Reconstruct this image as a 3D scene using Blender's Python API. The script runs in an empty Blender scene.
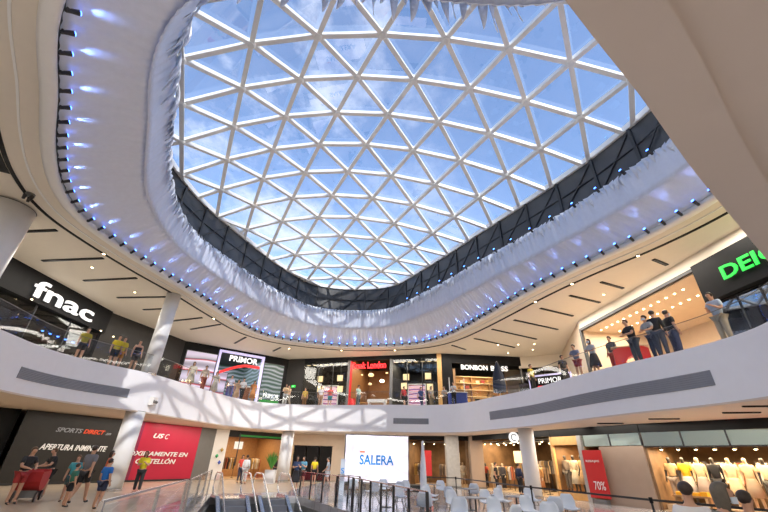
import bpy, bmesh, math, random
from mathutils import Vector, Matrix, noise
from mathutils.geometry import tessellate_polygon, delaunay_2d_cdt
random.seed(7)
C = bpy.context.scene.collection
SC = bpy.context.scene
R = math.radians
# ------------------------------------------------------------------ camera
PITCH, ROLL, FPX, EYE = R(29.0), R(1.75), 371.0, 1.6
_X = Vector((1, 0, 0)); _F = Vector((0, math.cos(PITCH), math.sin(PITCH))); _U = Vector((0, -math.sin(PITCH), math.cos(PITCH)))
_r = _X * math.cos(ROLL) + _U * math.sin(ROLL); _u = -_X * math.sin(ROLL) + _U * math.cos(ROLL)
cd = bpy.data.cameras.new('camera'); cam = bpy.data.objects.new('camera', cd); C.objects.link(cam)
cd.sensor_width = 36; cd.lens = FPX / 768 * 36; cd.clip_end = 500
cam.matrix_world = Matrix(((_r.x, _u.x, -_F.x, 0), (_r.y, _u.y, -_F.y, 0), (_r.z, _u.z, -_F.z, EYE), (0, 0, 0, 1)))
SC.camera = cam
# ------------------------------------------------------------------ world, sun, exposure
w = bpy.data.worlds.new('sky'); SC.world = w; w.use_nodes = True
nt = w.node_tree; nt.nodes.clear()
def nd(t, ty, **k):
    n = t.nodes.new(ty)
    for a, b in k.items(): setattr(n, a, b)
    return n
o_ = nd(nt, 'ShaderNodeOutputWorld'); bg = nd(nt, 'ShaderNodeBackground'); sky = nd(nt, 'ShaderNodeTexSky', sky_type='NISHITA')
sky.sun_disc = False; sky.sun_elevation = R(37); sky.sun_rotation = R(153); sky.air_density = 1.0; sky.dust_density = .6; sky.ozone_density = 2.0
tc = nd(nt, 'ShaderNodeTexCoord'); mp = nd(nt, 'ShaderNodeMapping'); mp.inputs['Scale'].default_value = (1.6, 1.0, 2.6); mp.inputs['Rotation'].default_value = (0.3, .5, .6)
nz = nd(nt, 'ShaderNodeTexNoise'); nz.inputs['Scale'].default_value = 3.0; nz.inputs['Detail'].default_value = 7; nz.inputs['Roughness'].default_value = .62
rp = nd(nt, 'ShaderNodeValToRGB'); rp.color_ramp.elements[0].position = .50; rp.color_ramp.elements[1].position = .68
sp = nd(nt, 'ShaderNodeSeparateXYZ'); mr = nd(nt, 'ShaderNodeMapRange'); mr.inputs['From Min'].default_value = .35; mr.inputs['From Max'].default_value = -.30
ml = nd(nt, 'ShaderNodeMath', operation='MULTIPLY'); ml2 = nd(nt, 'ShaderNodeMath', operation='MULTIPLY'); ml2.inputs[1].default_value = .85
mx = nd(nt, 'ShaderNodeMixRGB'); mx.inputs[2].default_value = (3.3, 3.5, 4.0, 1)  # white noise streaks in the sky colour stand in for reflections on the glass
L = nt.links
L.new(tc.outputs['Generated'], mp.inputs[0]); L.new(mp.outputs[0], nz.inputs['Vector']); L.new(nz.outputs[0], rp.inputs[0])
L.new(tc.outputs['Generated'], sp.inputs[0]); L.new(sp.outputs['X'], mr.inputs['Value'])
L.new(rp.outputs[0], ml.inputs[0]); L.new(mr.outputs[0], ml.inputs[1]); L.new(ml.outputs[0], ml2.inputs[0]); L.new(ml2.outputs[0], mx.inputs[0])
L.new(sky.outputs[0], mx.inputs[1]); L.new(mx.outputs[0], bg.inputs[0]); L.new(bg.outputs[0], o_.inputs[0])
bg.inputs[1].default_value = .295
sl = bpy.data.lights.new('sun', 'SUN'); sl.energy = 2.8; sl.angle = R(.6); sl.color = (1, .93, .82)
so = bpy.data.objects.new('sun', sl); C.objects.link(so); so.location = (30, -60, 60)
so.rotation_euler = Vector((6, -12, 10.5)).to_track_quat('Z', 'Y').to_euler()
SC.view_settings.view_transform = 'Standard'; SC.view_settings.look = 'None'; SC.view_settings.gamma = 1
SC.view_settings.exposure = 0.60; SC.view_settings.use_curve_mapping = False
SC.cycles.max_bounces = 7; SC.cycles.diffuse_bounces = 4; SC.cycles.glossy_bounces = 3; SC.cycles.transparent_max_bounces = 24
SC.cycles.sample_clamp_indirect = 6.0; SC.cycles.caustics_reflective = False; SC.cycles.caustics_refractive = False
# ------------------------------------------------------------------ materials
def pm(name, col, rough=.5, metal=0, var=.06, scale=3., emit=0, bump=0., spec=.5, alpha=1., trans=0):
    m = bpy.data.materials.new(name); m.use_nodes = True; t = m.node_tree; b = t.nodes['Principled BSDF']
    co = nd(t, 'ShaderNodeTexCoord'); n = nd(t, 'ShaderNodeTexNoise'); n.inputs['Scale'].default_value = scale; n.inputs['Detail'].default_value = 3
    x = nd(t, 'ShaderNodeMixRGB'); c = list(col[:3])
    x.inputs[1].default_value = [max(0, v * (1 - var)) for v in c] + [1]; x.inputs[2].default_value = [min(1, v * (1 + var)) for v in c] + [1]
    t.links.new(co.outputs['Object'], n.inputs['Vector']); t.links.new(n.outputs[0], x.inputs[0]); t.links.new(x.outputs[0], b.inputs['Base Color'])
    b.inputs['Roughness'].default_value = rough; b.inputs['Metallic'].default_value = metal; b.inputs['Specular IOR Level'].default_value = spec
    b.inputs['Alpha'].default_value = alpha
    if emit: t.links.new(x.outputs[0], b.inputs['Emission Color']); b.inputs['Emission Strength'].default_value = emit
    if bump:
        bp = nd(t, 'ShaderNodeBump'); bp.inputs['Strength'].default_value = bump; bp.inputs['Distance'].default_value = .02
        t.links.new(n.outputs[0], bp.inputs['Height']); t.links.new(bp.outputs[0], b.inputs['Normal'])
    return m
def glass(name, tint, refl, rough=.02):
    m = bpy.data.materials.new(name); m.use_nodes = True; t = m.node_tree; t.nodes.clear()
    o = nd(t, 'ShaderNodeOutputMaterial'); a = nd(t, 'ShaderNodeBsdfTransparent'); g = nd(t, 'ShaderNodeBsdfGlossy'); mi = nd(t, 'ShaderNodeMixShader')
    fr = nd(t, 'ShaderNodeLayerWeight'); fr.inputs[0].default_value = .5; pw = nd(t, 'ShaderNodeMath', operation='POWER'); pw.inputs[1].default_value = 4
    ad = nd(t, 'ShaderNodeMath', operation='MULTIPLY_ADD'); ad.use_clamp = True; ad.inputs[1].default_value = .35; ad.inputs[2].default_value = refl
    t.links.new(fr.outputs['Facing'], pw.inputs[0])
    n = nd(t, 'ShaderNodeTexNoise'); n.inputs['Scale'].default_value = 1.5; x = nd(t, 'ShaderNodeMixRGB')
    x.inputs[1].default_value = [v * .97 for v in tint] + [1]; x.inputs[2].default_value = list(tint) + [1]
    t.links.new(n.outputs[0], x.inputs[0]); t.links.new(x.outputs[0], a.inputs[0]); g.inputs['Roughness'].default_value = rough; g.inputs['Color'].default_value = (.78, .92, .80, 1) if 'transom' in name else (1, 1, 1, 1)
    t.links.new(pw.outputs[0], ad.inputs[0]); t.links.new(ad.outputs[0], mi.inputs[0])
    t.links.new(a.outputs[0], mi.inputs[1]); t.links.new(g.outputs[0], mi.inputs[2]); t.links.new(mi.outputs[0], o.inputs[0])
    return m
M = {}
M['white'] = pm('white plaster', (.88, .88, .90), .45, var=.03)
M['ceil'] = pm('beige ceiling plaster', (.75, .67, .56), .6, var=.03)
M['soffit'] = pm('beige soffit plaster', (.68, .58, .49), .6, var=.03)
M['brown'] = pm('brown plaster', (.62, .47, .35), .7, var=.06, scale=.8)
M['trim'] = pm('white moulding', (.82, .80, .77), .4, var=.03)
M['fabric'] = pm('white fabric', (.70, .75, .88), .35, var=.06, scale=6, bump=.2)  # blue cast of the LED spots is put into this fabric colour
M['strip'] = pm('white satin strip', (.80, .83, .90), .3, var=.08, scale=9)
M['steel'] = pm('white painted steel', (.86, .85, .82), .35, var=.05)
M['inox'] = pm('brushed stainless steel', (.62, .62, .62), .25, metal=1, var=.08, scale=20)
M['dark'] = pm('dark mesh panel', (.045, .047, .052), .35, var=.5, scale=1.2)
M['darkpost'] = pm('dark post', (.025, .025, .028), .4, var=.1)
M['black'] = pm('black slot', (.012, .012, .012), .45, spec=.1, var=.2)
M['blackpanel'] = pm('black panel', (.012, .012, .013), .45, spec=.12, var=.2)
M['charcoal'] = pm('charcoal panel', (.035, .033, .031), .45, spec=.2, var=.15)
M['grey'] = pm('grey panel', (.16, .16, .155), .5, var=.1)
M['grille'] = pm('grey grille', (.27, .28, .31), .5, var=.1)
M['red'] = pm('red hoarding', (.50, .012, .05), .45, var=.08, scale=1)
M['wine'] = pm('wine red hoarding', (.22, .015, .06), .45, var=.08, scale=1)
M['gold'] = pm('golden wood', (.62, .36, .13), .45, var=.25, scale=5)
M['wood'] = pm('warm wood', (.36, .20, .09), .45, var=.3, scale=6)
M['cream'] = pm('cream wall', (.75, .58, .36), .6, var=.08)
M['beige'] = pm('beige wall', (.62, .50, .38), .6, var=.06)
M['column'] = pm('white column render', (.76, .76, .76), .4, var=.05)
M['stone'] = pm('grey stone cladding', (.42, .41, .39), .45, var=.25, scale=5)
M['glow'] = pm('warm lamp', (1, .72, .38), .5, emit=14, var=.02)
M['glowc'] = pm('cool lamp', (.80, .90, 1), .5, emit=16, var=.02)
M['blue'] = pm('blue led lens', (.06, .20, 1), .5, emit=7, var=.02)
M['cream_light'] = pm('lit cream lampshade', (.9, .70, .38), .5, emit=.55, var=.02)
M['letter'] = pm('white sign letters', (.8, .8, .8), .5, emit=.7, var=.01)
M['letterdim'] = pm('white printed letters', (.85, .85, .85), .5, var=.01)
M['lettergrey'] = pm('grey printed letters', (.25, .26, .28), .5, var=.01)
M['letterorange'] = pm('orange red printed letters', (.75, .08, .02), .5, var=.01)
M['redneon'] = pm('red sign', (1, .01, .015), .5, emit=1.6, var=.02)
M['greenneon'] = pm('green sign', (.01, .62, .05), .5, emit=.6, var=.02)
M['leafgreen'] = pm('green lit band', (.02, .25, .04), .5, emit=.1, var=.2)
M['screen'] = pm('white led screen', (.90, .84, .95), .5, emit=.42, var=.01)
M['bluetext'] = pm('blue letters', (.01, .20, .52), .5, emit=.3, var=.01)
M['orangetext'] = pm('orange mark', (.9, .2, .02), .5, emit=.3, var=.01)
M['plastic'] = pm('white plastic shell', (.55, .61, .70), .3, var=.03)
M['leg'] = pm('dark chair leg', (.06, .055, .05), .4, var=.1)
M['floor_up'] = pm('upper floor tiles', (.60, .56, .50), .2, var=.06)
M['shopwall'] = pm('brown shop wall', (.22, .13, .065), .6, var=.7, scale=1.6)
M['gold2'] = pm('amber wall', (.55, .36, .16), .6, var=.1)
M['plant'] = pm('green leaves', (.06, .22, .03), .5, var=.3)
M['pot'] = pm('white pot', (.7, .7, .7), .5)
M['tan'] = pm('beige floor', (.55, .42, .28), .3, var=.08)
M['stonefloor'] = pm('beige polished stone floor', (.50, .40, .29), .25, var=.12, scale=.7)
M['taupe'] = pm('taupe panel', (.36, .27, .21), .5, var=.06)
def floor_mat():
    m = bpy.data.materials.new('grey polished tile'); m.use_nodes = True; t = m.node_tree; b = t.nodes['Principled BSDF']
    co = nd(t, 'ShaderNodeTexCoord'); br = nd(t, 'ShaderNodeTexBrick'); br.inputs['Scale'].default_value = 1.0; br.offset = 0
    br.inputs['Color1'].default_value = (.50, .48, .50, 1); br.inputs['Color2'].default_value = (.43, .42, .43, 1); br.inputs['Mortar'].default_value = (.22, .22, .22, 1)
    br.inputs['Brick Width'].default_value = .9; br.inputs['Row Height'].default_value = .9; br.inputs['Mortar Size'].default_value = .008
    t.links.new(co.outputs['Object'], br.inputs['Vector']); t.links.new(br.outputs[0], b.inputs['Base Color'])
    b.inputs['Roughness'].default_value = .12
    return m
M['floor'] = floor_mat()
def led_mat(name, cols, scale, dist, emit, rot=(0, 0, 0)):
    m = bpy.data.materials.new(name); m.use_nodes = True; t = m.node_tree; b = t.nodes['Principled BSDF']
    co = nd(t, 'ShaderNodeTexCoord'); mp = nd(t, 'ShaderNodeMapping'); mp.inputs['Rotation'].default_value = rot
    wv = nd(t, 'ShaderNodeTexWave'); wv.bands_direction = 'Z'; wv.inputs['Scale'].default_value = scale; wv.inputs['Distortion'].default_value = dist; wv.inputs['Detail'].default_value = 1.5; wv.inputs['Detail Scale'].default_value = .6
    rp = nd(t, 'ShaderNodeValToRGB'); rp.color_ramp.interpolation = 'LINEAR'; e = rp.color_ramp.elements
    while len(e) < len(cols): e.new(.5)
    for k, (p, c) in enumerate(cols): e[k].position = p; e[k].color = list(c) + [1]
    L = t.links; L.new(co.outputs['Object'], mp.inputs[0]); L.new(mp.outputs[0], wv.inputs[0]); L.new(wv.outputs[0], rp.inputs[0]); L.new(rp.outputs[0], b.inputs['Base Color'])
    L.new(rp.outputs[0], b.inputs['Emission Color']); b.inputs['Emission Strength'].default_value = emit; b.inputs['Roughness'].default_value = .3
    return m
M['led_red'] = led_mat('led screen of red and white arcs', [(0, (.55, .5, .65)), (.3, (.35, .33, .42)), (.45, (.12, .12, .16)), (.58, (.40, .01, .03)), (.70, (.62, .58, .72)), (1, (.25, .23, .3))], .17, 5.0, .35)
M['led_dark'] = led_mat('led screen of pale stripes', [(0, (.02, .06, .04)), (.35, (.05, .09, .08)), (.6, (.20, .22, .3)), (.8, (.05, .12, .07)), (1, (.3, .33, .4))], .9, 5.5, .25)
M['led_poster'] = led_mat('bright poster', [(0, (.1, .1, .3)), (.3, (.8, .1, .08)), (.5, (.85, .8, .8)), (.7, (.3, .4, .7)), (1, (.9, .4, .3))], .8, 7.0, .5)
G_DOME = glass('skylight glass', (.78, .81, .87), .10)
G_RAIL = glass('balustrade glass', (.95, .97, .98), .02)
G_SHOP = glass('shop glass', (.92, .94, .94), .03)
G_TRANSOM = glass('transom glass', (.35, .42, .38), .62, .05)
def colmat(c, _c={}):
    k = tuple(round(v, 3) for v in c)
    if k not in _c: _c[k] = pm('cloth %d' % len(_c), c, .75, var=.12, scale=12)
    return _c[k]
SKIN = pm('skin', (.52, .29, .19), .5, var=.06); HAIR = pm('dark hair', (.035, .022, .015), .5, var=.3, scale=30); HAIRB = pm('brown hair', (.11, .06, .03), .5, var=.3, scale=30)
# ------------------------------------------------------------------ mesh helpers
class MB:
    def __init__(s): s.v = []; s.f = []
    def add(s, v, f, T=None):
        n = len(s.v); s.v += [(T @ Vector(p)) if T else Vector(p) for p in v]; s.f += [tuple(i + n for i in q) for q in f]; return s
    def box(s, a, b, T=None):
        (x0, y0, z0), (x1, y1, z1) = a, b
        return s.add([(x0, y0, z0), (x1, y0, z0), (x1, y1, z0), (x0, y1, z0), (x0, y0, z1), (x1, y0, z1), (x1, y1, z1), (x0, y1, z1)],
                     [(0, 3, 2, 1), (4, 5, 6, 7), (0, 1, 5, 4), (1, 2, 6, 5), (2, 3, 7, 6), (3, 0, 4, 7)], T)
    def bar(s, p, q, w, h, up=Vector((0, 0, 1))):
        p, q = Vector(p), Vector(q); d = q - p
        if d.length < 1e-5: return s
        d.normalize(); a = d.cross(up)
        if a.length < 1e-4: a = Vector((1, 0, 0))
        a.normalize(); b = a.cross(d).normalized(); v = []
        for e in (p, q):
            for sx, sy in ((-1, -1), (1, -1), (1, 1), (-1, 1)): v.append(e + a * w / 2 * sx + b * h / 2 * sy)
        return s.add(v, [(0, 3, 2, 1), (4, 5, 6, 7), (0, 1, 5, 4), (1, 2, 6, 5), (2, 3, 7, 6), (3, 0, 4, 7)])
    def tube(s, pts, r, n=8, closed=False):
        pts = [Vector(p) for p in pts]; N = len(pts); v = []; rr = r if isinstance(r, (list, tuple)) else [r] * N
        for i, p in enumerate(pts):
            a = pts[(i - 1) % N] if (closed or i > 0) else p; b = pts[(i + 1) % N] if (closed or i < N - 1) else p
            d = (b - a).normalized(); x = d.cross(Vector((0, 0, 1)))
            if x.length < .02: x = d.cross(Vector((0, 1, 0)))
            x.normalize(); y = x.cross(d)
            for k in range(n):
                t = 2 * math.pi * k / n; v.append(p + (x * math.cos(t) + y * math.sin(t)) * rr[i])
        f = []
        for i in range(N if closed else N - 1):
            j = (i + 1) % N
            for k in range(n): f.append((i * n + k, i * n + (k + 1) % n, j * n + (k + 1) % n, j * n + k))
        if not closed: f += [tuple(range(n))[::-1], tuple((N - 1) * n + k for k in range(n))]
        return s.add(v, f)
    def lathe(s, prof, n=24, c=(0, 0, 0)):
        v = []; f = []; m = len(prof)
        for k in range(n):
            t = 2 * math.pi * k / n
            for r, z in prof: v.append((c[0] + r * math.cos(t), c[1] + r * math.sin(t), c[2] + z))
        for k in range(n):
            j = (k + 1) % n
            for i in range(m - 1): f.append((k * m + i, j * m + i, j * m + i + 1, k * m + i + 1))
        f.append(tuple(k * m for k in range(n))[::-1]); f.append(tuple(k * m + m - 1 for k in range(n)))
        return s.add(v, f)
    def build(s, name, mat, parent=None, smooth=False, loc=None, rotz=0):
        me = bpy.data.meshes.new(name); me.from_pydata([tuple(p) for p in s.v], [], s.f); me.validate(); me.update()
        if smooth: me.polygons.foreach_set('use_smooth', [True] * len(me.polygons))
        o = bpy.data.objects.new(name, me); C.objects.link(o); me.materials.append(mat)
        if parent: o.parent = parent
        if loc is not None: o.location = loc; o.rotation_euler = (0, 0, rotz)
        return o
def thing(name, label, cat, loc=(0, 0, 0), rotz=0, group=None):
    o = bpy.data.objects.new(name, None); C.objects.link(o); o.location = loc; o.rotation_euler = (0, 0, rotz); o.empty_display_size = .2
    o['label'] = label; o['category'] = cat
    if group: o['group'] = group
    return o
def tag(o, label, cat, group=None):
    o['label'] = label; o['category'] = cat
    if group: o['group'] = group
    return o
def struct(o): o['kind'] = 'structure'; return o
def dup(root, loc, rotz=0, label=None, scale=None, group=None):
    r = root.copy(); C.objects.link(r); r.location = loc; r.rotation_euler = (0, 0, rotz)
    if scale: r.scale = (scale,) * 3
    if label: r['label'] = label
    if group: r['group'] = group
    for ch in root.children:
        c = ch.copy(); C.objects.link(c); c.parent = r
        for g in ch.children:
            d = g.copy(); C.objects.link(d); d.parent = c
    return r
def area(name, loc, size, energy, col=(1, .75, .45), sy=None, rot=(0, 0, 0)):
    l = bpy.data.lights.new(name, 'AREA'); l.energy = energy; l.color = col; l.size = size
    if sy: l.shape = 'RECTANGLE'; l.size_y = sy
    o = bpy.data.objects.new(name, l); C.objects.link(o); o.location = loc; o.rotation_euler = rot; return o
# rings
def ring(pts, n):
    P = [Vector(p).to_2d() if len(p) == 3 else Vector(p) for p in pts]; m = len(P); q = []
    for i in range(m):
        a, b, c, d = P[i - 1], P[i], P[(i + 1) % m], P[(i + 2) % m]
        for k in range(12):
            t = k / 12
            q.append(.5 * ((2 * b) + (c - a) * t + (2 * a - 5 * b + 4 * c - d) * t * t + (3 * b - a - 3 * c + d) * t ** 3))
    Ls = [0]
    for i in range(len(q)): Ls.append(Ls[-1] + (q[(i + 1) % len(q)] - q[i]).length)
    T = Ls[-1]; out = []; j = 0
    for k in range(n):
        s = T * k / n
        while Ls[j + 1] < s: j += 1
        a, b = q[j], q[(j + 1) % len(q)]; out.append(a.lerp(b, (s - Ls[j]) / max(1e-9, Ls[j + 1] - Ls[j])))
    return out
def normals(P):
    n = len(P); out = []
    for i in range(n):
        d = P[(i + 1) % n] - P[i - 1]; out.append(Vector((d.y, -d.x)).normalized())
    A = sum(P[i - 1].x * P[i].y - P[i].x * P[i - 1].y for i in range(n))
    return out if A > 0 else [-x for x in out]      # outward
def off(P, d): return [p + m * d for p, m in zip(P, normals(P))]
def plate(name, outer, holes, z0, z1, mat, parent=None):
    loops = [outer] + holes; vs = [Vector((p[0], p[1], 0)) for l in loops for p in l]
    tris = tessellate_polygon([[Vector((p[0], p[1], 0)) for p in l] for l in loops]); n = len(vs); mb = MB()
    mb.v = [Vector((p.x, p.y, z0)) for p in vs] + [Vector((p.x, p.y, z1)) for p in vs]
    for a, b, c in tris:
        if (vs[b] - vs[a]).cross(vs[c] - vs[a]).z < 0: b, c = c, b
        mb.f += [(a, c, b), (a + n, b + n, c + n)]
    k = 0
    for l in loops:
        m = len(l)
        for i in range(m): j = (i + 1) % m; mb.f.append((k + i, k + j, k + j + n, k + i + n))
        k += m
    return mb.build(name, mat, parent)
def ribbon(name, P, prof, mat, parent=None, smooth=False, i0=0, i1=None, closed=True, offs=None):
    """sweep profile [(offset outward, z)] (closed profile) along loop/section of loop P"""
    N = normals(P); n = len(P); idx = list(range(i0, n if i1 is None else i1 + 1)); m = len(prof); mb = MB()
    for i in idx:
        for o, z in prof: q = P[i % n] + N[i % n] * o; mb.v.append(Vector((q.x, q.y, z)))
    cnt = len(idx); full = closed and i1 is None
    for a in range(cnt if full else cnt - 1):
        b = (a + 1) % cnt
        for k in range(m): l = (k + 1) % m; mb.f.append((a * m + k, b * m + k, b * m + l, a * m + l))
    if not full: mb.f += [tuple(range(m)), tuple((cnt - 1) * m + k for k in range(m))[::-1]]
    return mb.build(name, mat, parent, smooth)
def nearest(P, xy):
    v = Vector(xy); return min(range(len(P)), key=lambda i: (P[i] - v).length_squared)
def text(s, name, mat, w=None, h=.4, depth=.04, shear=0, bold=0.0, parent=None):
    cu = bpy.data.curves.new(name, 'FONT'); cu.body = s; cu.extrude = .02; cu.shear = shear; cu.offset = bold; cu.resolution_u = 3
    t = bpy.data.objects.new('tmp', cu); C.objects.link(t); dg = bpy.context.evaluated_depsgraph_get()
    me = bpy.data.meshes.new_from_object(t.evaluated_get(dg)); bpy.data.objects.remove(t); bpy.data.curves.remove(cu)
    xs = [v.co.x for v in me.vertices]; ys = [v.co.y for v in me.vertices]; x0, x1, y0, y1 = min(xs), max(xs), min(ys), max(ys)
    sy = h / (y1 - y0); sx = (w / (x1 - x0)) if w else sy
    for v in me.vertices: v.co = ((v.co.x - x0) * sx, -v.co.z / .02 * depth / 2, (v.co.y - y0) * sy)
    me.materials.clear(); me.materials.append(mat); me.name = name
    o = bpy.data.objects.new(name, me); C.objects.link(o)
    if parent: o.parent = parent
    return o
CEN = Vector((-1, 15))
class Seg:
    """a run of shop front: u along, d outward (away from the atrium)"""
    def __init__(s, p0, p1):
        s.p = Vector(p0); s.q = Vector(p1); e = s.q - s.p; s.L = e.length; s.e = e.normalized(); n = Vector((-s.e.y, s.e.x))
        if n.dot(s.p - CEN) < 0: n = -n
        s.n = n; s.rot = math.atan2(-n.x, n.y)       # local -Y looks at the atrium
        s.flip = 1 if Vector((math.cos(s.rot), math.sin(s.rot))).dot(s.e) > 0 else -1
        s.T = Matrix(((s.e.x, n.x, 0, s.p.x), (s.e.y, n.y, 0, s.p.y), (0, 0, 1, 0), (0, 0, 0, 1)))
    def P(s, u, d, z): q = s.p + s.e * u + s.n * d; return Vector((q.x, q.y, z))
    def box(s, name, u0, u1, d0, d1, z0, z1, mat, parent=None):
        return MB().box((u0, d0, z0), (u1, d1, z1), s.T).build(name, mat, parent)
    def text(s, st, name, mat, u0, u1, z0, z1, d=-.08, **k):
        o = text(st, name, mat, w=abs(u1 - u0), h=z1 - z0, **k); st_ = min(u0, u1) if s.flip > 0 else max(u0, u1)
        o.location = s.P(st_, d, z0); o.rotation_euler = (0, 0, s.rot); return o
    def room(s, u0, u1, z0, z1, dep, wall, flo=None, cei=None, name='wall_shop'):
        t = .12; w = MB().box((u0, dep, z0), (u1, dep + t, z1), s.T).box((u0 - t, 0, z0), (u0, dep, z1), s.T).box((u1, 0, z0), (u1 + t, dep, z1), s.T).build(name, wall); struct(w)
        if flo: struct(MB().box((u0, 0, z0), (u1, dep, z0 + .03), s.T).build('floor_shop', flo))
        if cei: struct(MB().box((u0, 0, z1 - .06), (u1, dep, z1), s.T).build('ceiling_shop', cei))
# ------------------------------------------------------------------ plan of the place (metres)
Z_S, Z_F, Z_C, Z_B, Z_T = 3.6, 5.5, 10.3, 12.7, 14.87
F_PTS = [(-14.0, 13.0), (-14.45, 16.2), (-14.0, 18.5), (-12.6, 21.3), (-11.9, 25.2), (-10.9, 29.6), (-9.2, 31.9), (-6.4, 32.5), (-2.7, 31.9), (.4, 31.0), (3.9, 30.4), (6.2, 28.7), (7.3, 25.9),
         (8.65, 22.6), (9.45, 18.8), (10.2, 16.0), (10.9, 14.15), (11.4, 12.3), (11.4, 10.6), (10.6, 8.7), (8.6, 6.9), (6.3, 5.1), (4.0, 3.35), (2.35, 2.12), (1.5, 1.45), (.9, 1.0), (-1.0, -.45),
         (-4, -2.2), (-8, -1.5), (-11.5, 2.5), (-13.3, 8)]
C_PTS = [(-7.4, 4.6), (-9.5, 7.2), (-11, 9.1), (-12.2, 11), (-12.85, 12.9), (-12.8, 15), (-12.3, 18), (-11.6, 21), (-10.9, 25), (-10.2, 28.2), (-8.8, 30.2), (-6.6, 31.3), (-3.2, 32.1), (.2, 31.7), (3.0, 30.7), (4.8, 28.8), (6.3, 25.4), (8.3, 19.4),
         (9.6, 16.3), (11.0, 13.5), (11.8, 11), (11.9, 8.5), (11.2, 6), (9, 3.6), (5, 2.2), (0, 1.8), (-4.3, 2.4)]
B_PTS = [(-8.7, 6.6), (-10.3, 9.6), (-11, 12.6), (-11.2, 15.5), (-10.85, 18.4), (-9.8, 21.7), (-8.7, 24.8), (-7.5, 27.2), (-6, 29.3), (-3.8, 30.1), (-1.4, 30), (.4, 29.4), (1.6, 28.3), (2.9, 26.2), (4.3, 23.9), (6.4, 20.1), (7.6, 18),
         (9.6, 14.3), (10.7, 11.5), (11.1, 9.8), (10.9, 7.3), (9.7, 5), (6, 3.4), (0, 2.9), (-5, 3.6)]
D_PTS = [(-5.2, 5.6), (-6.6, 7.1), (-7.9, 9.5), (-9.6, 12.7), (-10.6, 15.8), (-10.7, 18.4), (-9.75, 21.7), (-8.6, 24.8), (-7.4, 27.1), (-5.9, 29.1), (-3.8, 29.9), (-1.4, 29.8), (.4, 29.2), (1.5, 28.1), (2.8, 26.0), (4.15, 23.8), (6.2, 20.0), (7.4, 17.9),
         (9.4, 14.1), (10.5, 11.4), (10.9, 9.8), (11.0, 7.0), (8.6, 4.6), (5.0, 5.0), (2.5, 5.5), (-1.5, 5.3), (-3.9, 5.2)]
NR = 360
FR = ring(F_PTS, NR); CR = ring(C_PTS, NR); BR = ring(B_PTS, NR); DR = ring(D_PTS, NR)
OUT = [(-34, -14), (30, -14), (30, 52), (-34, 52)]
# ------------------------------------------------------------------ shell
HOLE = [(-7.6, 20.2), (-4.0, 22.0), (-1.0, 16.2), (1.0, 9.5), (-3.4, 5.8), (-4.8, 11.5)]
struct(plate('floor', OUT, [HOLE], -.35, 0, M['floor']))
struct(plate('floor_inlay', [(-33, 3), (-6.4, 8), (-8.0, 18), (-8.1, 21.5), (-5, 24.5), (-4.6, 36), (-33, 36)], [], 0, .006, M['stonefloor']))
struct(plate('floor_upper', OUT, [off(FR, .2)], Z_F - .25, Z_F - .05, M['floor_up']))
struct(plate('ceiling_lower', OUT, [off(FR, .16)], Z_S, Z_S + .2, M['soffit']))
struct(plate('ceiling', OUT, [off(CR, .05)], Z_C, Z_C + .25, M['ceil']))
struct(MB().box((-34.3, -14, -.3), (-34, 52, 13)).build('wall_left', M['beige'])); struct(MB().box((30, -14, -.3), (30.3, 52, 13)).build('wall_right', M['beige']))
struct(MB().box((-34.3, 52, -.3), (30.3, 52.3, 13)).build('wall_back', M['beige'])); struct(MB().box((-34.3, -14.3, -.3), (30.3, -14, 13)).build('wall_front', M['beige']))
struct(ribbon('wall_parapet', FR, [(0, Z_S), (0, Z_F), (.22, Z_F), (.22, Z_S)], M['white']))
struct(ribbon('trim_1', FR, [(.0, Z_S - .06), (.0, Z_S), (.3, Z_S), (.3, Z_S - .06)], M['soffit']))
struct(ribbon('trim_2', CR, [(.0, Z_C - .10), (-.07, Z_C - .06), (-.1, Z_C), (-.07, Z_C + .1), (0, Z_C + .22), (.3, Z_C + .24), (.3, Z_C - .04), (.2, Z_C - .09)], M['trim'], smooth=True))
struct(ribbon('trim_3', off(CR, .75), [(0, Z_C - .03), (0, Z_C), (.06, Z_C), (.06, Z_C - .03)], M['trim']))
# near slab edge over the viewer stays the same soffit
# roof cover over the drape void, so light only comes through the skylight
struct(ribbon('ceiling_void', BR, [(.3, Z_T - .1), (.3, Z_T), (3.5, Z_T), (3.5, Z_C + .24), (3.3, Z_C + .24), (3.3, Z_T - .1)], M['grey']))
# ------------------------------------------------------------------ skylight
SCL = 1.0875
fp = [-0.326, 8.5835, 2.5117, 2.0358, 0.0218, 0.1939, 15.6395, -1.3651, -2.3007, -2.8017, -0.982, -0.6573, 0.4692, 0.3414, 0.7153, 0.959, -0.011, -0.0265, -0.0038]
def node(i, j):
    X = i * fp[2] + j * fp[5] + fp[16] * i ** 3 + fp[18] * i * j; Y = j * fp[3] + fp[17] * j * j
    x = fp[0] + X * math.cos(fp[4]) - Y * math.sin(fp[4]); y = fp[1] + X * math.sin(fp[4]) + Y * math.cos(fp[4])
    u = x / 10; v = (y - 18) / 10
    z = fp[6] + fp[7] * u + fp[8] * v + fp[9] * u * u + fp[10] * u * v + fp[11] * v * v + fp[12] * u ** 3 + fp[13] * u * u * v + fp[14] * u * v * v + fp[15] * v ** 3
    return Vector((x * SCL, y * SCL, max(Z_T + .02, 1.6 + (z - 1.6) * SCL)))
TR = ring(B_PTS, 120)
def inside(p, P):
    c = False; n = len(P)
    for i in range(n):
        a, b = P[i - 1], P[i]
        if (a.y > p.y) != (b.y > p.y) and p.x < (b.x - a.x) * (p.y - a.y) / (b.y - a.y) + a.x: c = not c
    return c
nodes = {}
for j in range(-4, 14):
    for k in range(-8, 9):
        i = k + (.5 if j % 2 else 0); nodes[(i, j)] = node(i, j)
ins = {k: inside(v, TR) for k, v in nodes.items()}
edges = []
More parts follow.
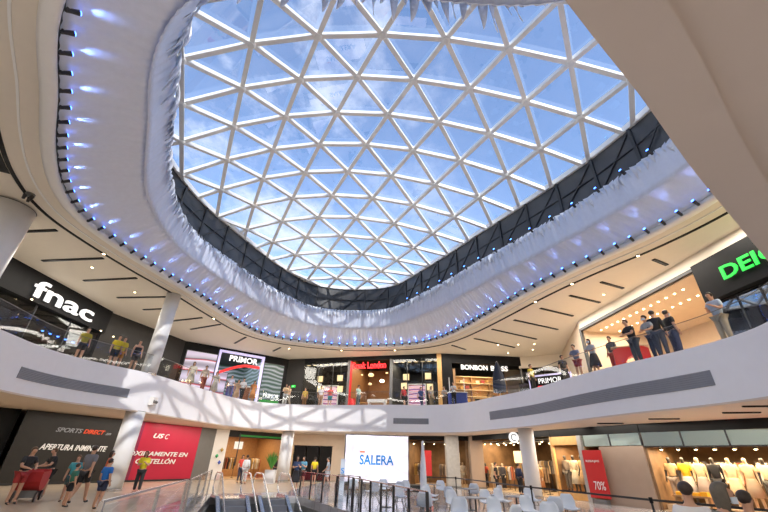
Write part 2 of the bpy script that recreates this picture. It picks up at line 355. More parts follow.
for (i, j) in nodes:
    for q in ((i + 1, j), (i + .5, j + 1), (i - .5, j + 1)):
        if q in nodes and (ins[(i, j)] or ins[q]): edges.append(((i, j), q))
lat = MB(); hub = MB()
def clip(a, b):
    lo, hi = 0., 1.
    for _ in range(14):
        m = (lo + hi) / 2
        if inside(a.lerp(b, m), TR): lo = m
        else: hi = m
    p = a.lerp(b, lo); p.z = Z_T + .02; return p
for a, b in edges:
    A, B_ = nodes[a], nodes[b]
    if not ins[a]: A, B_ = B_, A; a, b = b, a
    if not ins[b]: B_ = clip(A, B_)
    lat.bar(A, B_, .13, .22); lat.bar(A + Vector((0, 0, -.10)), B_ + Vector((0, 0, -.10)), .20, .05)
for k, v in nodes.items():
    if ins[k]: hub.lathe([(.13, -.2), (.18, -.14), (.18, .12), (.13, .16)], 10, v)
sk = thing('window_1', '', ''); del sk['label'], sk['category']; struct(sk)
lat.build('steel_lattice', M['steel'], sk); hub.build('lattice_hub', M['steel'], sk)
pts = [v.to_2d() for k, v in nodes.items() if ins[k]]; zz = [v.z for k, v in nodes.items() if ins[k]]
n0 = len(pts); m = len(TR); pts += list(TR); zz += [Z_T + .02] * m
r_ = delaunay_2d_cdt(pts, [(n0 + i, n0 + (i + 1) % m) for i in range(m)], [], 1, 1e-5)
gm = MB()
for p, og in zip(r_[0], r_[3]): gm.v.append(Vector((p.x, p.y, (zz[og[0]] if og else Z_T) + .14)))
gm.f = [tuple(f) for f in r_[2]]; gm.build('glazing', G_DOME, sk)
ribbon('window_frame', TR, [(-.1, Z_T - .08), (-.1, Z_T + .2), (.25, Z_T + .2), (.25, Z_T - .08)], M['steel'], sk)
# dark clerestory band under the glass
bw = thing('wall_skylight', '', ''); del bw['label'], bw['category']; struct(bw)
BP = ring(B_PTS, 38 * 6)
for k in range(38):
    ribbon('dark_panel', BP, [(.02, Z_B - .05), (.02, Z_T - .08), (.08, Z_T - .08), (.08, Z_B - .05)], M['dark'], bw, i0=k * 6, i1=k * 6 + 6)
    p = BP[k * 6]; n = normals(BP)[k * 6]; ps = MB().box((-.07, -.06, Z_B - .05), (.07, .10, Z_T - .08)).build('post', M['darkpost'], bw)
    ps.location = (p.x, p.y, 0); ps.rotation_euler = (0, 0, math.atan2(-n.x, n.y))
    q = BP[(k * 6 + 6) % len(BP)]
    br = MB(); a = Vector((p.x, p.y, Z_B)); b = Vector((q.x, q.y, Z_T - .1)); a2 = Vector((p.x, p.y, (Z_B + Z_T) / 2)); b2 = Vector((q.x, q.y, (Z_B + Z_T) / 2))
    br.bar(a, b, .05, .05).bar(a2, b2, .05, .05).build('brace', M['darkpost'], bw)
# ------------------------------------------------------------------ white fabric drape
def match(P, i, Q, N=None):
    return Q[i]
# reorder DR to start nearest to each CR point by angle fraction (radial match)
def radial(P, Q):
    out = []
    aq = [math.atan2(q.y - CEN.y, q.x - CEN.x) for q in Q]
    for p in P:
        a = math.atan2(p.y - CEN.y, p.x - CEN.x)
        d = sorted(range(len(Q)), key=lambda i: abs((aq[i] - a + math.pi) % (2 * math.pi) - math.pi))[:2]
        out.append((Q[d[0]] + Q[d[1]]) / 2)
    return out
NP = 1080
C2 = ring(C_PTS, NP); D0 = ring(D_PTS, 1400); D2 = radial(C2, D0)
for _ in range(3): D2 = [(D2[i - 1] + D2[i] * 2 + D2[(i + 1) % NP]) / 4 for i in range(NP)]
nC = normals(C2)
def drape(name, v0, v1, prof, amp, steps):
    mb = MB(); ks = steps + 1
    for i in range(NP):
        ph = i * 2 * math.pi / 5.0
        wob = math.sin(ph) * (.7 + .5 * noise.noise(Vector((i * .05, 3, 0))))
        for k in range(ks):
            t = v0 + (v1 - v0) * k / steps; h, z = prof(t); p = C2[i].lerp(D2[i], h) - nC[i] * (.05 + amp * wob * (.4 + .6 * (k / steps)))
            mb.v.append(Vector((p.x, p.y, z)))
    for i in range(NP):
        j = (i + 1) % NP
        for k in range(steps): mb.f.append((i * ks + k, i * ks + k + 1, j * ks + k + 1, j * ks + k))
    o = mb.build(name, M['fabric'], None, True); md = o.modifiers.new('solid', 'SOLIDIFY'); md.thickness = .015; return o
def p_low(t): return (.02 + .80 * t ** 1.1, Z_C + .12 + 1.0 * t ** .85)
def p_up(t): return (.80 + .17 * t, Z_C + 1.0 + 1.38 * t)
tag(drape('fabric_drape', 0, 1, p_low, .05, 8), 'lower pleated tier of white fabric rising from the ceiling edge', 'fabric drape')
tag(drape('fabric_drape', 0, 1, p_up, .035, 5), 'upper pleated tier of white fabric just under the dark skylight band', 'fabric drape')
# hanging pointed strips
def strip_mesh():
    mb = MB(); n = 7
    for k in range(n + 1):
        t = k / n; w_ = .13 * (1 - t ** 2.2) + .004; a = t * 1.2; z = -1.05 * t
        dx, dy = math.cos(a) * w_, math.sin(a) * w_; b = .10 * math.sin(t * 3)
        mb.v += [Vector((-dx, -dy + b, z)), Vector((dx, dy + b, z)), Vector((dx, dy + b + .012, z)), Vector((-dx, -dy + b + .012, z))]
    for k in range(n):
        for q in range(4): r = (q + 1) % 4; mb.f.append((k * 4 + q, k * 4 + r, k * 4 + 4 + r, k * 4 + 4 + q))
    mb.f += [(0, 3, 2, 1), (n * 4, n * 4 + 1, n * 4 + 2, n * 4 + 3)]
    return mb
st0 = strip_mesh().build('fabric_strip', M['strip'], smooth=True); tag(st0, 'pointed white fabric strip hanging in the fringe below the dark skylight band', 'fabric strip', 'fabric strips hanging round the skylight')
NS = 280; DS = ring(D_PTS, NS); nD = normals(DS)
for i in range(NS):
    o = st0 if i == 0 else st0.copy()
    if i: C.objects.link(o)
    p = DS[i] + nD[i] * .05; near = p.y < 9
    o.location = (p.x, p.y, Z_B + (.12 if not near else .5)); o.rotation_euler = (random.uniform(-.12, .12), random.uniform(-.12, .12), math.atan2(nD[i].y, nD[i].x) + math.pi / 2 + random.uniform(-.6, .6))
    s = random.uniform(.75, 1.15); o.scale = (s, s, s * (.62 if not near else 1.35))
# spot lamps: lower row on the ceiling edge, upper row under the dark band
def spot_proto(name, label, group):
    t = thing(name, label, 'spotlight', group=group); t.scale = (.8,) * 3
    MB().box((-.05, -.03, -.02), (.05, .03, .10)).build('bracket', M['darkpost'], t)
    hd = MB().tube([(0, 0, 0), (0, -.10, .10), (0, -.24, .20)], [.055, .07, .085], 10).build('housing', M['darkpost'], t)
    MB().tube([(0, -.235, .196), (0, -.262, .215)], [.07, .07], 10).build('lens', M['blue'], hd); return t
LS = ring(C_PTS, 126); nL = normals(LS); sp0 = spot_proto('spotlight', 'small black spotlight with blue lens on the ceiling edge', 'blue spotlights along the ceiling edge')
for i in range(126):
    p = LS[i] - nL[i] * .16; a = math.atan2(nL[i].y, nL[i].x) - math.pi / 2
    loc = (p.x, p.y, Z_C - .04)
    if i == 0: sp0.location = loc; sp0.rotation_euler = (0, 0, a)
    else: dup(sp0, loc, a)
    if i % 2 == 0:
        l = bpy.data.lights.new('blue_spot', 'SPOT'); l.energy = 16; l.color = (.22, .38, 1); l.spot_size = R(50); l.spot_blend = .8; l.shadow_soft_size = .05
        q = bpy.data.objects.new('blue_spot', l); C.objects.link(q); q.location = (p.x - nL[i].x * .3, p.y - nL[i].y * .3, Z_C + .22)
        tgt = LS[i] - nL[i] * 1.9; q.rotation_euler = (Vector((tgt.x, tgt.y, Z_B)) - Vector(q.location)).to_track_quat('-Z', 'Y').to_euler()
US = ring(B_PTS, 60); nU = normals(US)
up0 = spot_proto('spotlight', 'small spotlight with blue lens under the dark skylight band', 'blue spotlights under the dark skylight band')
first = True
for i in range(60):
    p = US[i] - nU[i] * .35
    if p.x < 1.5: continue
    a = math.atan2(nU[i].y, nU[i].x) - math.pi / 2
    if first: up0.location = (p.x, p.y, Z_B - .1); up0.rotation_euler = (0, 0, a); first = False
    else: dup(up0, (p.x, p.y, Z_B - .1), a)
# ------------------------------------------------------------------ ceiling slots
SLR = ring(C_PTS, 240); SLO = off(SLR, 1.28)
tag(ribbon('slot_diffuser', SLO, [(0, Z_C - .03), (0, Z_C), (.13, Z_C), (.13, Z_C - .03)], M['black']), 'long thin black air slot running round the whole upper ceiling', 'ceiling slot')
tag(ribbon('slot_diffuser', off(SLR, 1.45), [(0, Z_C - .03), (0, Z_C), (.5, Z_C), (.5, Z_C - .03)], M['black'], i0=230, i1=240 + nearest(SLR, (-12.3, 11.0)), closed=False), 'wide black ceiling slot with warm lamps at the left edge of the view', 'ceiling slot')
def slot(a, b, label, z=Z_C, g='short black slots in the upper ceiling', w_=.16):
    a, b = Vector((a[0], a[1], z - .02)), Vector((b[0], b[1], z - .02)); mid = (a + b) / 2
    t = thing('slot_diffuser', label, 'ceiling slot', mid, 0, g)
    MB().bar(a - mid, b - mid, w_, .05).build('frame', M['black'], t); MB().bar((a - mid) * .94 - Vector((0, 0, .01)), (b - mid) * .94 - Vector((0, 0, .01)), .03, .05).build('blade', M['darkpost'], t)
SLL = [((-16.3, 14.4), (-14.7, 14.2)), ((-17.8, 17.3), (-14.3, 16.8)), ((-17.3, 19.7), (-13.9, 19.1)), ((-16.9, 22.2), (-13.5, 21.8)), ((-16.4, 24.3), (-13.9, 23.8)), ((-15.6, 26.6), (-12.9, 25.6)), ((-15.0, 28.5), (-12.1, 27.0)), ((-12.8, 32.2), (-11.2, 30.2)), ((-10.0, 34.5), (-9.0, 33.1))]
SRR = [((5.9, 30.7), (7.3, 31.9)), ((7.3, 28.6), (11.2, 30.8)), ((8.05, 26.2), (12.1, 28.3)), ((9.0, 24.1), (12.7, 25.8)), ((9.9, 21.8), (12.5, 23.0)), ((10.8, 19.7), (13.0, 20.6)), ((11.6, 17.8), (13.2, 18.5)), ((12.7, 15.2), (13.7, 15.7))]
for a, b in SLL: slot(a, b, 'short black slot in the beige ceiling above the left walkway')
for a, b in SRR: slot(a, b, 'short black slot in the beige ceiling above the right walkway')
GI = [(12.2, 17.3), (13.3, 14.6), (11.2, 19.8), (12.6, 12.9)]
for (x, y) in GI: slot((x - .2, y + .5), (x + .9, y + .1), 'short dark slot in the low soffit above the right clothing shops', Z_S, 'slots in the low soffit on the right', .1)
def dome_lamp(loc, label, mat=None, r=.07):
    t = thing('downlight', label, 'downlight', loc, 0, None); MB().lathe([(r * 1.5, 0), (r * 1.4, -.02), (r, -.03)], 14).build('bezel', M['darkpost'], t); MB().lathe([(r, -.032), (r * .6, -.045)], 12).build('lens', mat or M['glow'], t); return t
for k, i in enumerate([8, 36, 50, 62, 92, 104, 142, 150, 160, 172]):
    p = SLO[i]; d = dome_lamp((p.x, p.y, Z_C - .02), 'small warm downlight set in the long ceiling slot'); d['group'] = 'warm downlights in the long slot'
for x, y in ((-15.6, 17.9), (-15.2, 21.2), (-8.3, 33.4), (9.6, 30.1), (11.2, 29.9), (12.4, 29.6), (12.9, 31.3), (11.2, 32.6), (12.6, 19.4)):
    d = dome_lamp((x, y, Z_C), 'small round dark ceiling lamp with bright centre on the beige upper ceiling', M['glow'], .06); d['group'] = 'small lamps on the upper ceiling'
# ------------------------------------------------------------------ columns
def column(x, y, z0, z1, r, label, mat, lean=(0, 0)):
    t = thing('column', label, 'column', (x, y, z0))
    MB().lathe([(r, 0.02), (r, z1 - z0 - .02)], 32).build('shaft', mat, t, True)
    MB().lathe([(r * 1.06, 0), (r * 1.06, .12)], 32).build('base_ring', M['inox'], t); MB().lathe([(r * .9, z1 - z0 - .05), (r * 1.02, z1 - z0)], 32).build('collar', M['grey'], t)
    return t
column(-12.95, 21.5, 0, Z_S, .46, 'tall white round column in front of the red hoarding, ground floor', M['column'])
column(-12.95, 21.5, Z_F - .05, Z_C, .40, 'sunlit white round column on the upper walkway left of the LED screens', M['column'])
column(-15.25, 12.5, Z_F - .05, Z_C - .04, .80, 'big white column nearest the viewer at the left edge', M['column'])
column(-14.85, 12.6, 0, Z_S, .55, 'white column below the balcony outside the left edge', M['column'])
column(-7.3, 33.3, 0, Z_S, .48, 'sunlit white round column beside the potted plant at the back', M['column'])
column(9.0, 25.0, 0, Z_S, .44, 'white round column on the right in front of the clothing shop', M['column'])
for x, y, l in ((5.9, 33.4, 'grey stone clad square pillar left of its twin at the back shops'), (7.7, 33.0, 'beige stone clad square pillar right of the grey one at the back shops')):
    t = thing('pillar', l, 'pillar', (x, y, 0)); MB().box((-.5, -.4, 0), (.5, .4, Z_S - .01)).build('shaft', M['stone'] if x < 7 else M['taupe'], t); MB().box((-.53, -.43, 0), (.53, .43, .12)).build('base_ring', M['grey'], t)
# column head joint fitting at left column
t = thing('bracket_lamp', 'cluster of small fittings at the head of the big left column', 'fitting', (-13.75, 11.6, Z_C)); MB().lathe([(.16, -.12), (.16, 0)], 12).build('plate', M['grey'], t)
for k in range(3): MB().lathe([(.05, -.3), (.07, -.1)], 8, (.12 * math.cos(k * 2.1), .12 * math.sin(k * 2.1), 0)).build('nozzle', M['darkpost'], t)
# ------------------------------------------------------------------ parapet grilles
def grille(a, b, z0, z1, label):
    i, j = nearest(FR, a), nearest(FR, b)
    if j < i: i, j = j, i
    t = thing('vent_grille', label, 'vent grille', (FR[(i + j) // 2].x, FR[(i + j) // 2].y, z0)); t.location = (0, 0, 0)
    ribbon('frame', FR, [(-.02, z0), (-.02, z1), (.01, z1), (.01, z0)], M['grille'], t, i0=i, i1=j)
    n = 7
    for k in range(n):
        z = z0 + (z1 - z0) * (k + .5) / n; ribbon('slat', FR, [(-.035, z - .02), (-.035, z + .005), (-.02, z + .02), (-.02, z - .02)], M['grille'], t, i0=i, i1=j)
grille((-14.35, 15.5), (-13.1, 20.4), 4.12, 4.55, 'long grey vent grille on the left white parapet')
grille((1.0, 30.9), (3.7, 30.4), 4.15, 4.55, 'short grey vent grille on the back white parapet')
grille((7.2, 26.0), (11.3, 12.9), 4.15, 4.65, 'very long grey vent grille on the right white parapet')
t = thing('wall_lamp', 'small white twin lamp fixed low on the parapet above the left column', 'wall lamp', (-12.35, 21.75, 3.95)); MB().box((-.12, -.2, 0), (.1, .2, .4)).build('housing', M['trim'], t)
for y in (-.1, .1): MB().tube([(.05, y, .2), (.17, y - .02, .14)], .07, 10).build('lens', M['grey'], t)
# ------------------------------------------------------------------ balustrade on the parapet
bal = thing('balustrade', 'clear glass balustrade with thin steel handrail round the upper walkway', 'balustrade')
NB = 60; BB = ring(F_PTS, NB * 5); nB_ = normals(BB)
for k in range(NB): ribbon('glass_panel', BB, [(.10, Z_F), (.10, Z_F + .98), (.115, Z_F + .98), (.115, Z_F)], G_RAIL, bal, i0=k * 5, i1=k * 5 + 5)
ribbon('handrail', BB, [(.095, Z_F + .98), (.095, Z_F + 1.0), (.12, Z_F + 1.0), (.12, Z_F + .98)], M['grey'], bal)
# ================================================================== PART 2: shops, signs, people
def hit(px, py, seg, d=0.):
    """point of a shop plane (d metres behind the front) seen at a photo pixel -> (u, z)"""
    v = _F * FPX + _r * (px - 384) - _u * (py - 256); o = seg.p + seg.n * d
    t = o.dot(seg.n) / v.to_2d().dot(seg.n); q = v * t
    return (q.to_2d() - seg.p).dot(seg.e), q.z + EYE
def gnd(px, py, z=0.):
    v = _F * FPX + _r * (px - 384) - _u * (py - 256); t = (z - EYE) / v.z; return v.x * t, v.y * t
L1 = Seg((-19.6, 10), (-19.2, 25)); L2 = Seg((-19.2, 25), (-17, 32)); L3 = Seg((-17, 32), (-9.2, 37.7)); B1 = Seg((-9.2, 37.7), (5.4, 33.6))
R0 = Seg((5.4, 33.6), (12.7, 34)); R1 = Seg((15.9, 32.5), (13.4, 24)); R2 = Seg((13.4, 24), (14.3, 14.8))
G1 = Seg((-20.4, 20), (-14, 32.5)); G2 = Seg((-13.4, 34), (-8.6, 38.1)); G4 = Seg((2.4, 35.2), (7.1, 33.5)); G5 = Seg((7.1, 33.5), (10.6, 25.3)); G6 = Seg((10.6, 25.3), (13, 20.2)); G7 = Seg((13, 20.2), (18, 13.4))
ZU = Z_F - .05
def panel(seg, u0, u1, z0, z1, mat, name='wall_front_panel', d0=-.06, d1=.1): return struct(seg.box(name, u0, u1, d0, d1, z0, z1, mat))
def shopglass(seg, u0, u1, z0, z1, label, n=3, d=.05, mat=None):
    t = thing('shop_window', label, 'shop window')
    for k in range(n):
        a = u0 + (u1 - u0) * k / n; b = u0 + (u1 - u0) * (k + 1) / n; seg.box('glass_pane', a + .03, b - .03, d, d + .02, z0, z1, mat or G_SHOP, t); seg.box('mullion', b - .03, b + .03, d - .03, d + .05, z0, z1, M['darkpost'], t)
    return t
def lamp_row(seg, us, d, z, label, mat, group, r=.09):
    p0 = None
    for u in us:
        q = seg.P(u, d, z)
        if p0 is None:
            p0 = thing('ceiling_lamp', label, 'ceiling lamp', q, 0, group); MB().lathe([(r * 1.3, 0.1), (r * 1.3, .0), (r, -.02)], 12).build('housing', M['darkpost'], p0); MB().lathe([(r, -.022), (r * .5, -.05)], 12).build('lens', mat, p0)
        else: dup(p0, q)
# ---- upper left: black fascia book and media shop
panel(L1, -8, 15, 8.75, Z_C, M['blackpanel'], d0=-.3); L1.room(-8, 15, ZU, Z_C, 7, M['charcoal'], M['floor_up'], M['blackpanel'])
shopglass(L1, -8, 15, ZU, 8.75, 'dark glass shop front below the black fascia on the upper left', 9)
a = hit(31, 300, L1, -.4); b = hit(92, 322, L1, -.4)
tag(L1.text('fnac', 'shop_sign', M['letter'], 8.75, 13.35, 8.95, 9.92, d=-.42, bold=.012, depth=.08), 'white lower case letters reading fnac on the black fascia', 'shop sign')
lamp_row(L1, [hit(44 + 8 * k, 328 + 1.9 * k, L1, 1.4)[0] for k in range(9)], 1.4, 8.05, 'small bluish white lamp in the row behind the dark upper left shop glass', M['blue'], 'row of bluish lamps in the upper left shop', .08)  # row of small emissive discs behind the dark glass
lamp_row(L1, [9, 14.5, 15.8], -.38, 8.8, 'small warm lamp under the black fascia edge', M['glow'], 'warm lamps under the black fascia', .05)
for k, (u, c, l) in enumerate(((3, (.3, .05, .03), 'red brown'), (8, (.5, .4, .02), 'yellow'), (12.5, (.1, .1, .12), 'grey'))):
    t = thing('display_shelf', 'low %s product display shelf behind the dark upper left glass' % l, 'shelf', L1.P(u, 2.2, ZU), L1.rot)
    MB().box((-1, -.2, 0), (1, .2, .1)).box((-1, .15, .1), (1, .2, 1.6)).build('frame', M['charcoal'], t)
    for q in range(3): MB().box((-.95, -.18, .45 + q * .45), (.95, .15, .49 + q * .45)).build('shelf_board', colmat(c), t)
# ---- corner black wall and LED front
panel(L2, 0, 7.35, ZU, Z_C, M['charcoal']); panel(L3, 0, 3.0, ZU, Z_C, M['blackpanel']); panel(L3, 7.0, 9.7, ZU, Z_C, M['blackpanel']); panel(L3, 3.0, 7.0, 10.0, Z_C, M['blackpanel'])
t = thing('led_screen', 'wide led screen of red and white curved bands left of the lit portal', 'led screen'); L3.box('display', .35, 2.85, -.16, -.12, 5.7, 9.55, M['led_red'], t); L3.box('housing', .28, 2.9, -.12, -.07, 5.6, 9.62, M['darkpost'], t)
t = thing('led_screen', 'narrow led screen of pale stripes and dark leaves right of the lit portal', 'led screen'); L3.box('display', 7.25, 9.2, -.16, -.12, 5.7, 9.55, M['led_dark'], t); L3.box('housing', 7.2, 9.26, -.12, -.07, 5.6, 9.62, M['darkpost'], t)
o = L3.text('PRIMOR', 'caption', M['letter'], 7.6, 9.1, 6.5, 6.85, d=-.19); o.parent = t; L3.box('green_band', 7.3, 9.15, -.18, -.165, 5.75, 6.3, M['leafgreen'], t)
M['portal'] = pm('lit lavender frame', (.60, .56, .85), .5, emit=.4, var=.02)
t = thing('portal_frame', 'tall lit lavender white portal frame of the upper left shop', 'door frame')
L3.box('side_post', 2.95, 3.12, -.3, .1, ZU, 10.0, M['portal'], t); L3.box('side_post', 6.95, 7.12, -.3, .1, ZU, 10.0, M['portal'], t); L3.box('head_beam', 2.95, 7.12, -.3, .1, 9.9, 10.06, M['portal'], t)
tag(L3.text('PRIMOR', 'shop_sign', M['letter'], 3.9, 6.5, 9.2, 9.72, d=-.28, bold=.02), 'white PRIMOR letters at the top of the lit portal', 'shop sign')
t = thing('swoosh_panel', 'curved red band panel under the white portal letters', 'panel')
sw = MB()
for k in range(14):
    x0, x1 = 3.3 + k * .25, 3.55 + k * .25; z0 = 9.05 - .9 * abs((k - 9) / 9) ** 1.4 if k < 9 else 9.05; z1 = 9.05 - .9 * abs((k - 8) / 9) ** 1.4 if k < 8 else 9.05
    sw.add([(x0, -.2, z0 - .16), (x1, -.2, z1 - .16), (x1, -.2, z1 + .08), (x0, -.2, z0 + .08), (x0, -.15, z0 - .16), (x1, -.15, z1 - .16), (x1, -.15, z1 + .08), (x0, -.15, z0 + .08)], [(0, 3, 2, 1), (4, 5, 6, 7), (0, 1, 5, 4), (1, 2, 6, 5), (2, 3, 7, 6), (3, 0, 4, 7)], L3.T)
sw.build('red_band', pm('glossy red', (.75, .02, .02), .3, emit=.5), t)
L3.room(3.1, 6.95, ZU, 9.9, 5, M['led_dark'], M['floor_up'], M['charcoal'])
t = thing('poster_panel', 'bright promotional panel inside the lit portal', 'poster'); L3.box('sheet', 3.3, 4.4, 1.2, 1.25, 5.6, 8.4, M['led_red'], t); L3.box('backing', 3.25, 4.45, 1.25, 1.3, 5.5, 8.45, M['darkpost'], t)
for u, c, l in ((4.9, (.05, .07, .3), 'navy'), (5.6, (.3, .3, .5), 'lilac'), (6.4, (.25, .1, .05), 'rust')):
    t = thing('display_stand', '%s product display stand inside the lit portal' % l, 'display stand', L3.P(u, 1.2, ZU), L3.rot); MB().box((-.25, -.2, 0), (.25, .2, 1.9)).build('body', colmat(c), t); MB().box((-.3, -.25, 1.9), (.3, .25, 2.0)).build('top', M['trim'], t)
# ---- back run
panel(B1, 0, 1.8, ZU, Z_C, M['charcoal']); panel(B1, 1.8, 14.8, 9.95, Z_C, M['blackpanel'])
t = thing('exit_sign', 'small green emergency exit sign on the dark back wall', 'exit sign', B1.P(.95, -.1, 7.6), B1.rot); MB().box((-.2, -.03, 0), (.2, .03, .2)).build('light_box', M['greenneon'], t)
MB().box((-.03, -.04, .05), (.0, -.03, .15)).box((-.1, -.04, .08), (.08, -.03, .1)).build('pictogram', M['letter'], t)
def lshop(u0, u1, tint, nm):
    B1.room(u0, u1, ZU, Z_C, 6, tint, M['floor_up'], M['blackpanel'])
lshop(1.85, 6.35, M['charcoal'], 'a'); lshop(6.6, 10.45, M['wood'], 'b'); lshop(10.7, 14.85, M['charcoal'], 'c')
for u in (6.35, 10.45): panel(B1, u, u + .27, ZU, 9.95, M['grey'])
panel(B1, 14.8, 15.2, ZU, Z_C, M['gold'])
shopglass(B1, 1.85, 6.35, ZU, 9.9, 'tall glass front of the back shop left of the red sign', 3); shopglass(B1, 10.7, 14.8, ZU, 9.9, 'tall glass front of the back shop right of the red sign', 3)
for us, l in ((2.1, 'left'), (10.95, 'right')): lamp_row(B1, [us + .62 * k for k in range(7)], .35, 9.75, 'cream glowing lampshade in the row at the top of the %s back shop front' % l, M['cream_light'], 'cream lampshades above the %s back shop front' % l, .2)
B1c = (( 320, 379), (340, 378), (320, 389), (340, 389), (406, 377), (428, 376), (404, 386), (430, 387))
for k, (px, py) in enumerate(B1c):
    u, z = hit(px, py, B1, .6); t = thing('light_box', 'square cream light box hanging in the %s back shop window, %s' % ('left' if px < 360 else 'right', ('upper left', 'upper right', 'lower left', 'lower right')[k % 4]), 'light box', B1.P(u, .6, z), B1.rot)
    MB().box((-.26, -.06, -.26), (.26, .06, .26)).build('lit_face', M['cream_light'], t); MB().box((-.29, .06, -.29), (.29, .09, .29)).build('back_plate', M['gold'], t); MB().box((-.01, 0, .26), (.01, .02, 9.9 - z)).build('hanger', M['darkpost'], t)
for px, w_, l, mm in ((330, 1.5, 'left', 'led_poster'), (417, 1.6, 'right', 'led_poster')):
    u, z = hit(px, 400, B1, 1.0); t = thing('framed_poster', 'large framed colourful poster standing in the %s back shop window' % l, 'poster', B1.P(u, 1.0, ZU), B1.rot); MB().box((-w_ / 2, -.02, .2), (w_ / 2, .02, 2.3)).build('picture', M[mm], t)
    MB().bar((-w_ / 2, 0, 0), (-w_ / 2, 0, 2.4), .1, .1).bar((w_ / 2, 0, 0), (w_ / 2, 0, 2.4), .1, .1).bar((-w_ / 2, 0, 2.4), (w_ / 2, 0, 2.4), .1, .1).build('frame', M['trim'], t)
tag(B1.text('Book London', 'shop_sign', M['redneon'], 6.85, 10.1, 9.15, 9.75, d=-.1, bold=.03), 'glowing red script letters of the back shop sign', 'shop sign')
panel(B1, 6.62, 6.78, ZU, 9.9, pm('red door jamb', (.6, .02, .02), .4, emit=.15), d0=-.1)
t = thing('counter', 'dark wooden counter with low shelves inside the red sign shop', 'counter', B1.P(8.6, 2.5, ZU), B1.rot); MB().box((-1.6, -.3, 0), (1.6, .3, 1.0)).build('body', M['wood'], t); MB().box((-1.7, -.36, 1.0), (1.7, .36, 1.06)).build('worktop', M['gold'], t)
t = thing('display_table', 'low white display table by the glass in front of the red sign shop', 'table', B1.P(9.6, -.9, ZU), B1.rot); MB().box((-.8, -.35, .6), (.8, .35, .85)).build('tabletop', M['trim'], t)
for x in (-.7, .7): MB().box((x - .05, -.3, 0), (x + .05, .3, .6)).build('leg', M['trim'], t)
t = thing('red_bin', 'red display bin beside the left jamb of the red sign shop', 'bin', B1.P(7.15, -.5, ZU), B1.rot); MB().lathe([(.25, 0), (.32, 1.0), (.28, 1.0), (.22, .05)], 12).build('body', colmat((.6, .02, .02)), t)
for (px, py), s, l in (((371, 375), .30, 'dim round'), ((382, 381), .22, 'bright golden globe'), ((362, 375), .12, 'small white'), ((387, 373), .14, 'small white upper'), ((370, 384), .2, 'low dim')):
    u, z = hit(px, py, B1, 2.0); t = thing('pendant_lamp', l + ' pendant lamp inside the red sign shop', 'pendant lamp', B1.P(u, 2.0, z)); MB().lathe([(.02, s * .6), (s * .7, s * .4), (s, 0), (s * .75, -s * .45), (.02, -s * .6)], 14).build('lamp_shade', M['glow'] if 'bright' in l else M['cream_light'], t, True); MB().box((-.01, -.01, s * .6), (.01, .01, 9.9 - z)).build('cord', M['darkpost'], t)
# ---- bonbon shop
panel(R0, 0, .95, ZU, Z_C, M['blackpanel']); panel(R0, .95, 9.2, 9.5, Z_C, M['blackpanel']); panel(R0, 6.9, 9.2, ZU, 8.0, M['charcoal']); R0.room(.95, 9.2, ZU, Z_C, 5, M['charcoal'], M['floor_up'], M['blackpanel'])
t = thing('shop_sign', 'white lit capital letters above the wooden shelf shop at the back right', 'shop sign')
R0.text('BONBON', 'lettering', M['letter'], 1.75, 4.15, 8.95, 9.38, d=-.12, bold=.02).parent = t; R0.text('BOSS', 'lettering', M['letter'], 4.45, 6.0, 8.95, 9.38, d=-.12, bold=.02).parent = t
panel(R0, 1.0, 1.2, ZU, 9.0, M['wood'], d0=-.12)
t = thing('shelving_unit', 'wide golden wood shelving on the back wall of the shop with white sign letters', 'shelving', R0.P(4.4, 3.2, ZU), R0.rot); MB().box((-2.6, .25, 0), (2.6, .3, 3.6)).build('back_board', M['gold'], t)
for q in range(6): MB().box((-2.6, -.2, .5 + q * .6), (2.6, .25, .56 + q * .6)).build('shelf_board', M['cream'], t)
for q in range(4): MB().box((-2.6 + q * 1.7, -.2, 0), (-2.54 + q * 1.7, .25, 3.6)).build('divider', M['wood'], t)
k = 0
for q in range(5):
    for x in range(10):
        if random.random() < .3: continue
        h = random.uniform(.15, .4); c = random.choice([(.5, .3, .1), (.15, .1, .08), (.6, .55, .4), (.3, .05, .05)]); lx = -2.35 + x * .52
        p = R0.P(4.4, 3.2, ZU); v = Matrix.Rotation(R0.rot, 3, 'Z') @ Vector((lx, 0, .57 + q * .6)); o = MB().box((-.16, -.14, 0), (.16, .14, h)).build('product_box', colmat(c), loc=p + v, rotz=R0.rot); tag(o, 'small box on the golden shelving of the shop with white sign letters', 'box', 'boxes on the golden shelving')
def parasol(loc, label, mat, h=2.6, r=.28):
    t = thing('closed_parasol', label, 'parasol', loc); MB().tube([(0, 0, .05), (0, 0, h)], .03, 8).build('pole', M['inox'], t); MB().box((-.3, -.3, 0), (.3, .3, .06)).build('base', M['grey'], t)
    mb = MB(); n = 20
    for z, rr in ((h * .22, r * 1.05), (h * .35, r * 1.1), (h * .6, r * .95), (h * .85, r * .5), (h * .99, .05)):
        for q in range(n): a = q * 2 * math.pi / n; f = rr * (1 + .14 * (1 if q % 2 else -1)); mb.v.append(Vector((f * math.cos(a), f * math.sin(a), z)))
    for k in range(4):
        for q in range(n): mb.f.append((k * n + q, k * n + (q + 1) % n, k * n + n + (q + 1) % n, k * n + n + q))
    mb.build('folded_canopy', mat, t, True)
parasol((8.35, 27.0, ZU), 'tall closed navy parasol on the upper walkway before the white letter sign', colmat((.02, .03, .06)), 2.7, .36)
t = thing('blue_cart', 'small blue and white mobile stall at the back right upper walkway', 'stall', (6.2, 31.2, ZU)); MB().box((-.7, -.4, .2), (.7, .4, 1.1)).build('body', colmat((.04, .07, .3)), t); MB().box((-.75, -.45, 1.1), (.75, .45, 1.15)).build('counter', M['trim'], t)
for x in (-.6, .6): MB().bar((x, 0, 1.1), (x, 0, 2.3), .06, .06).build('post', M['letterdim'], t)
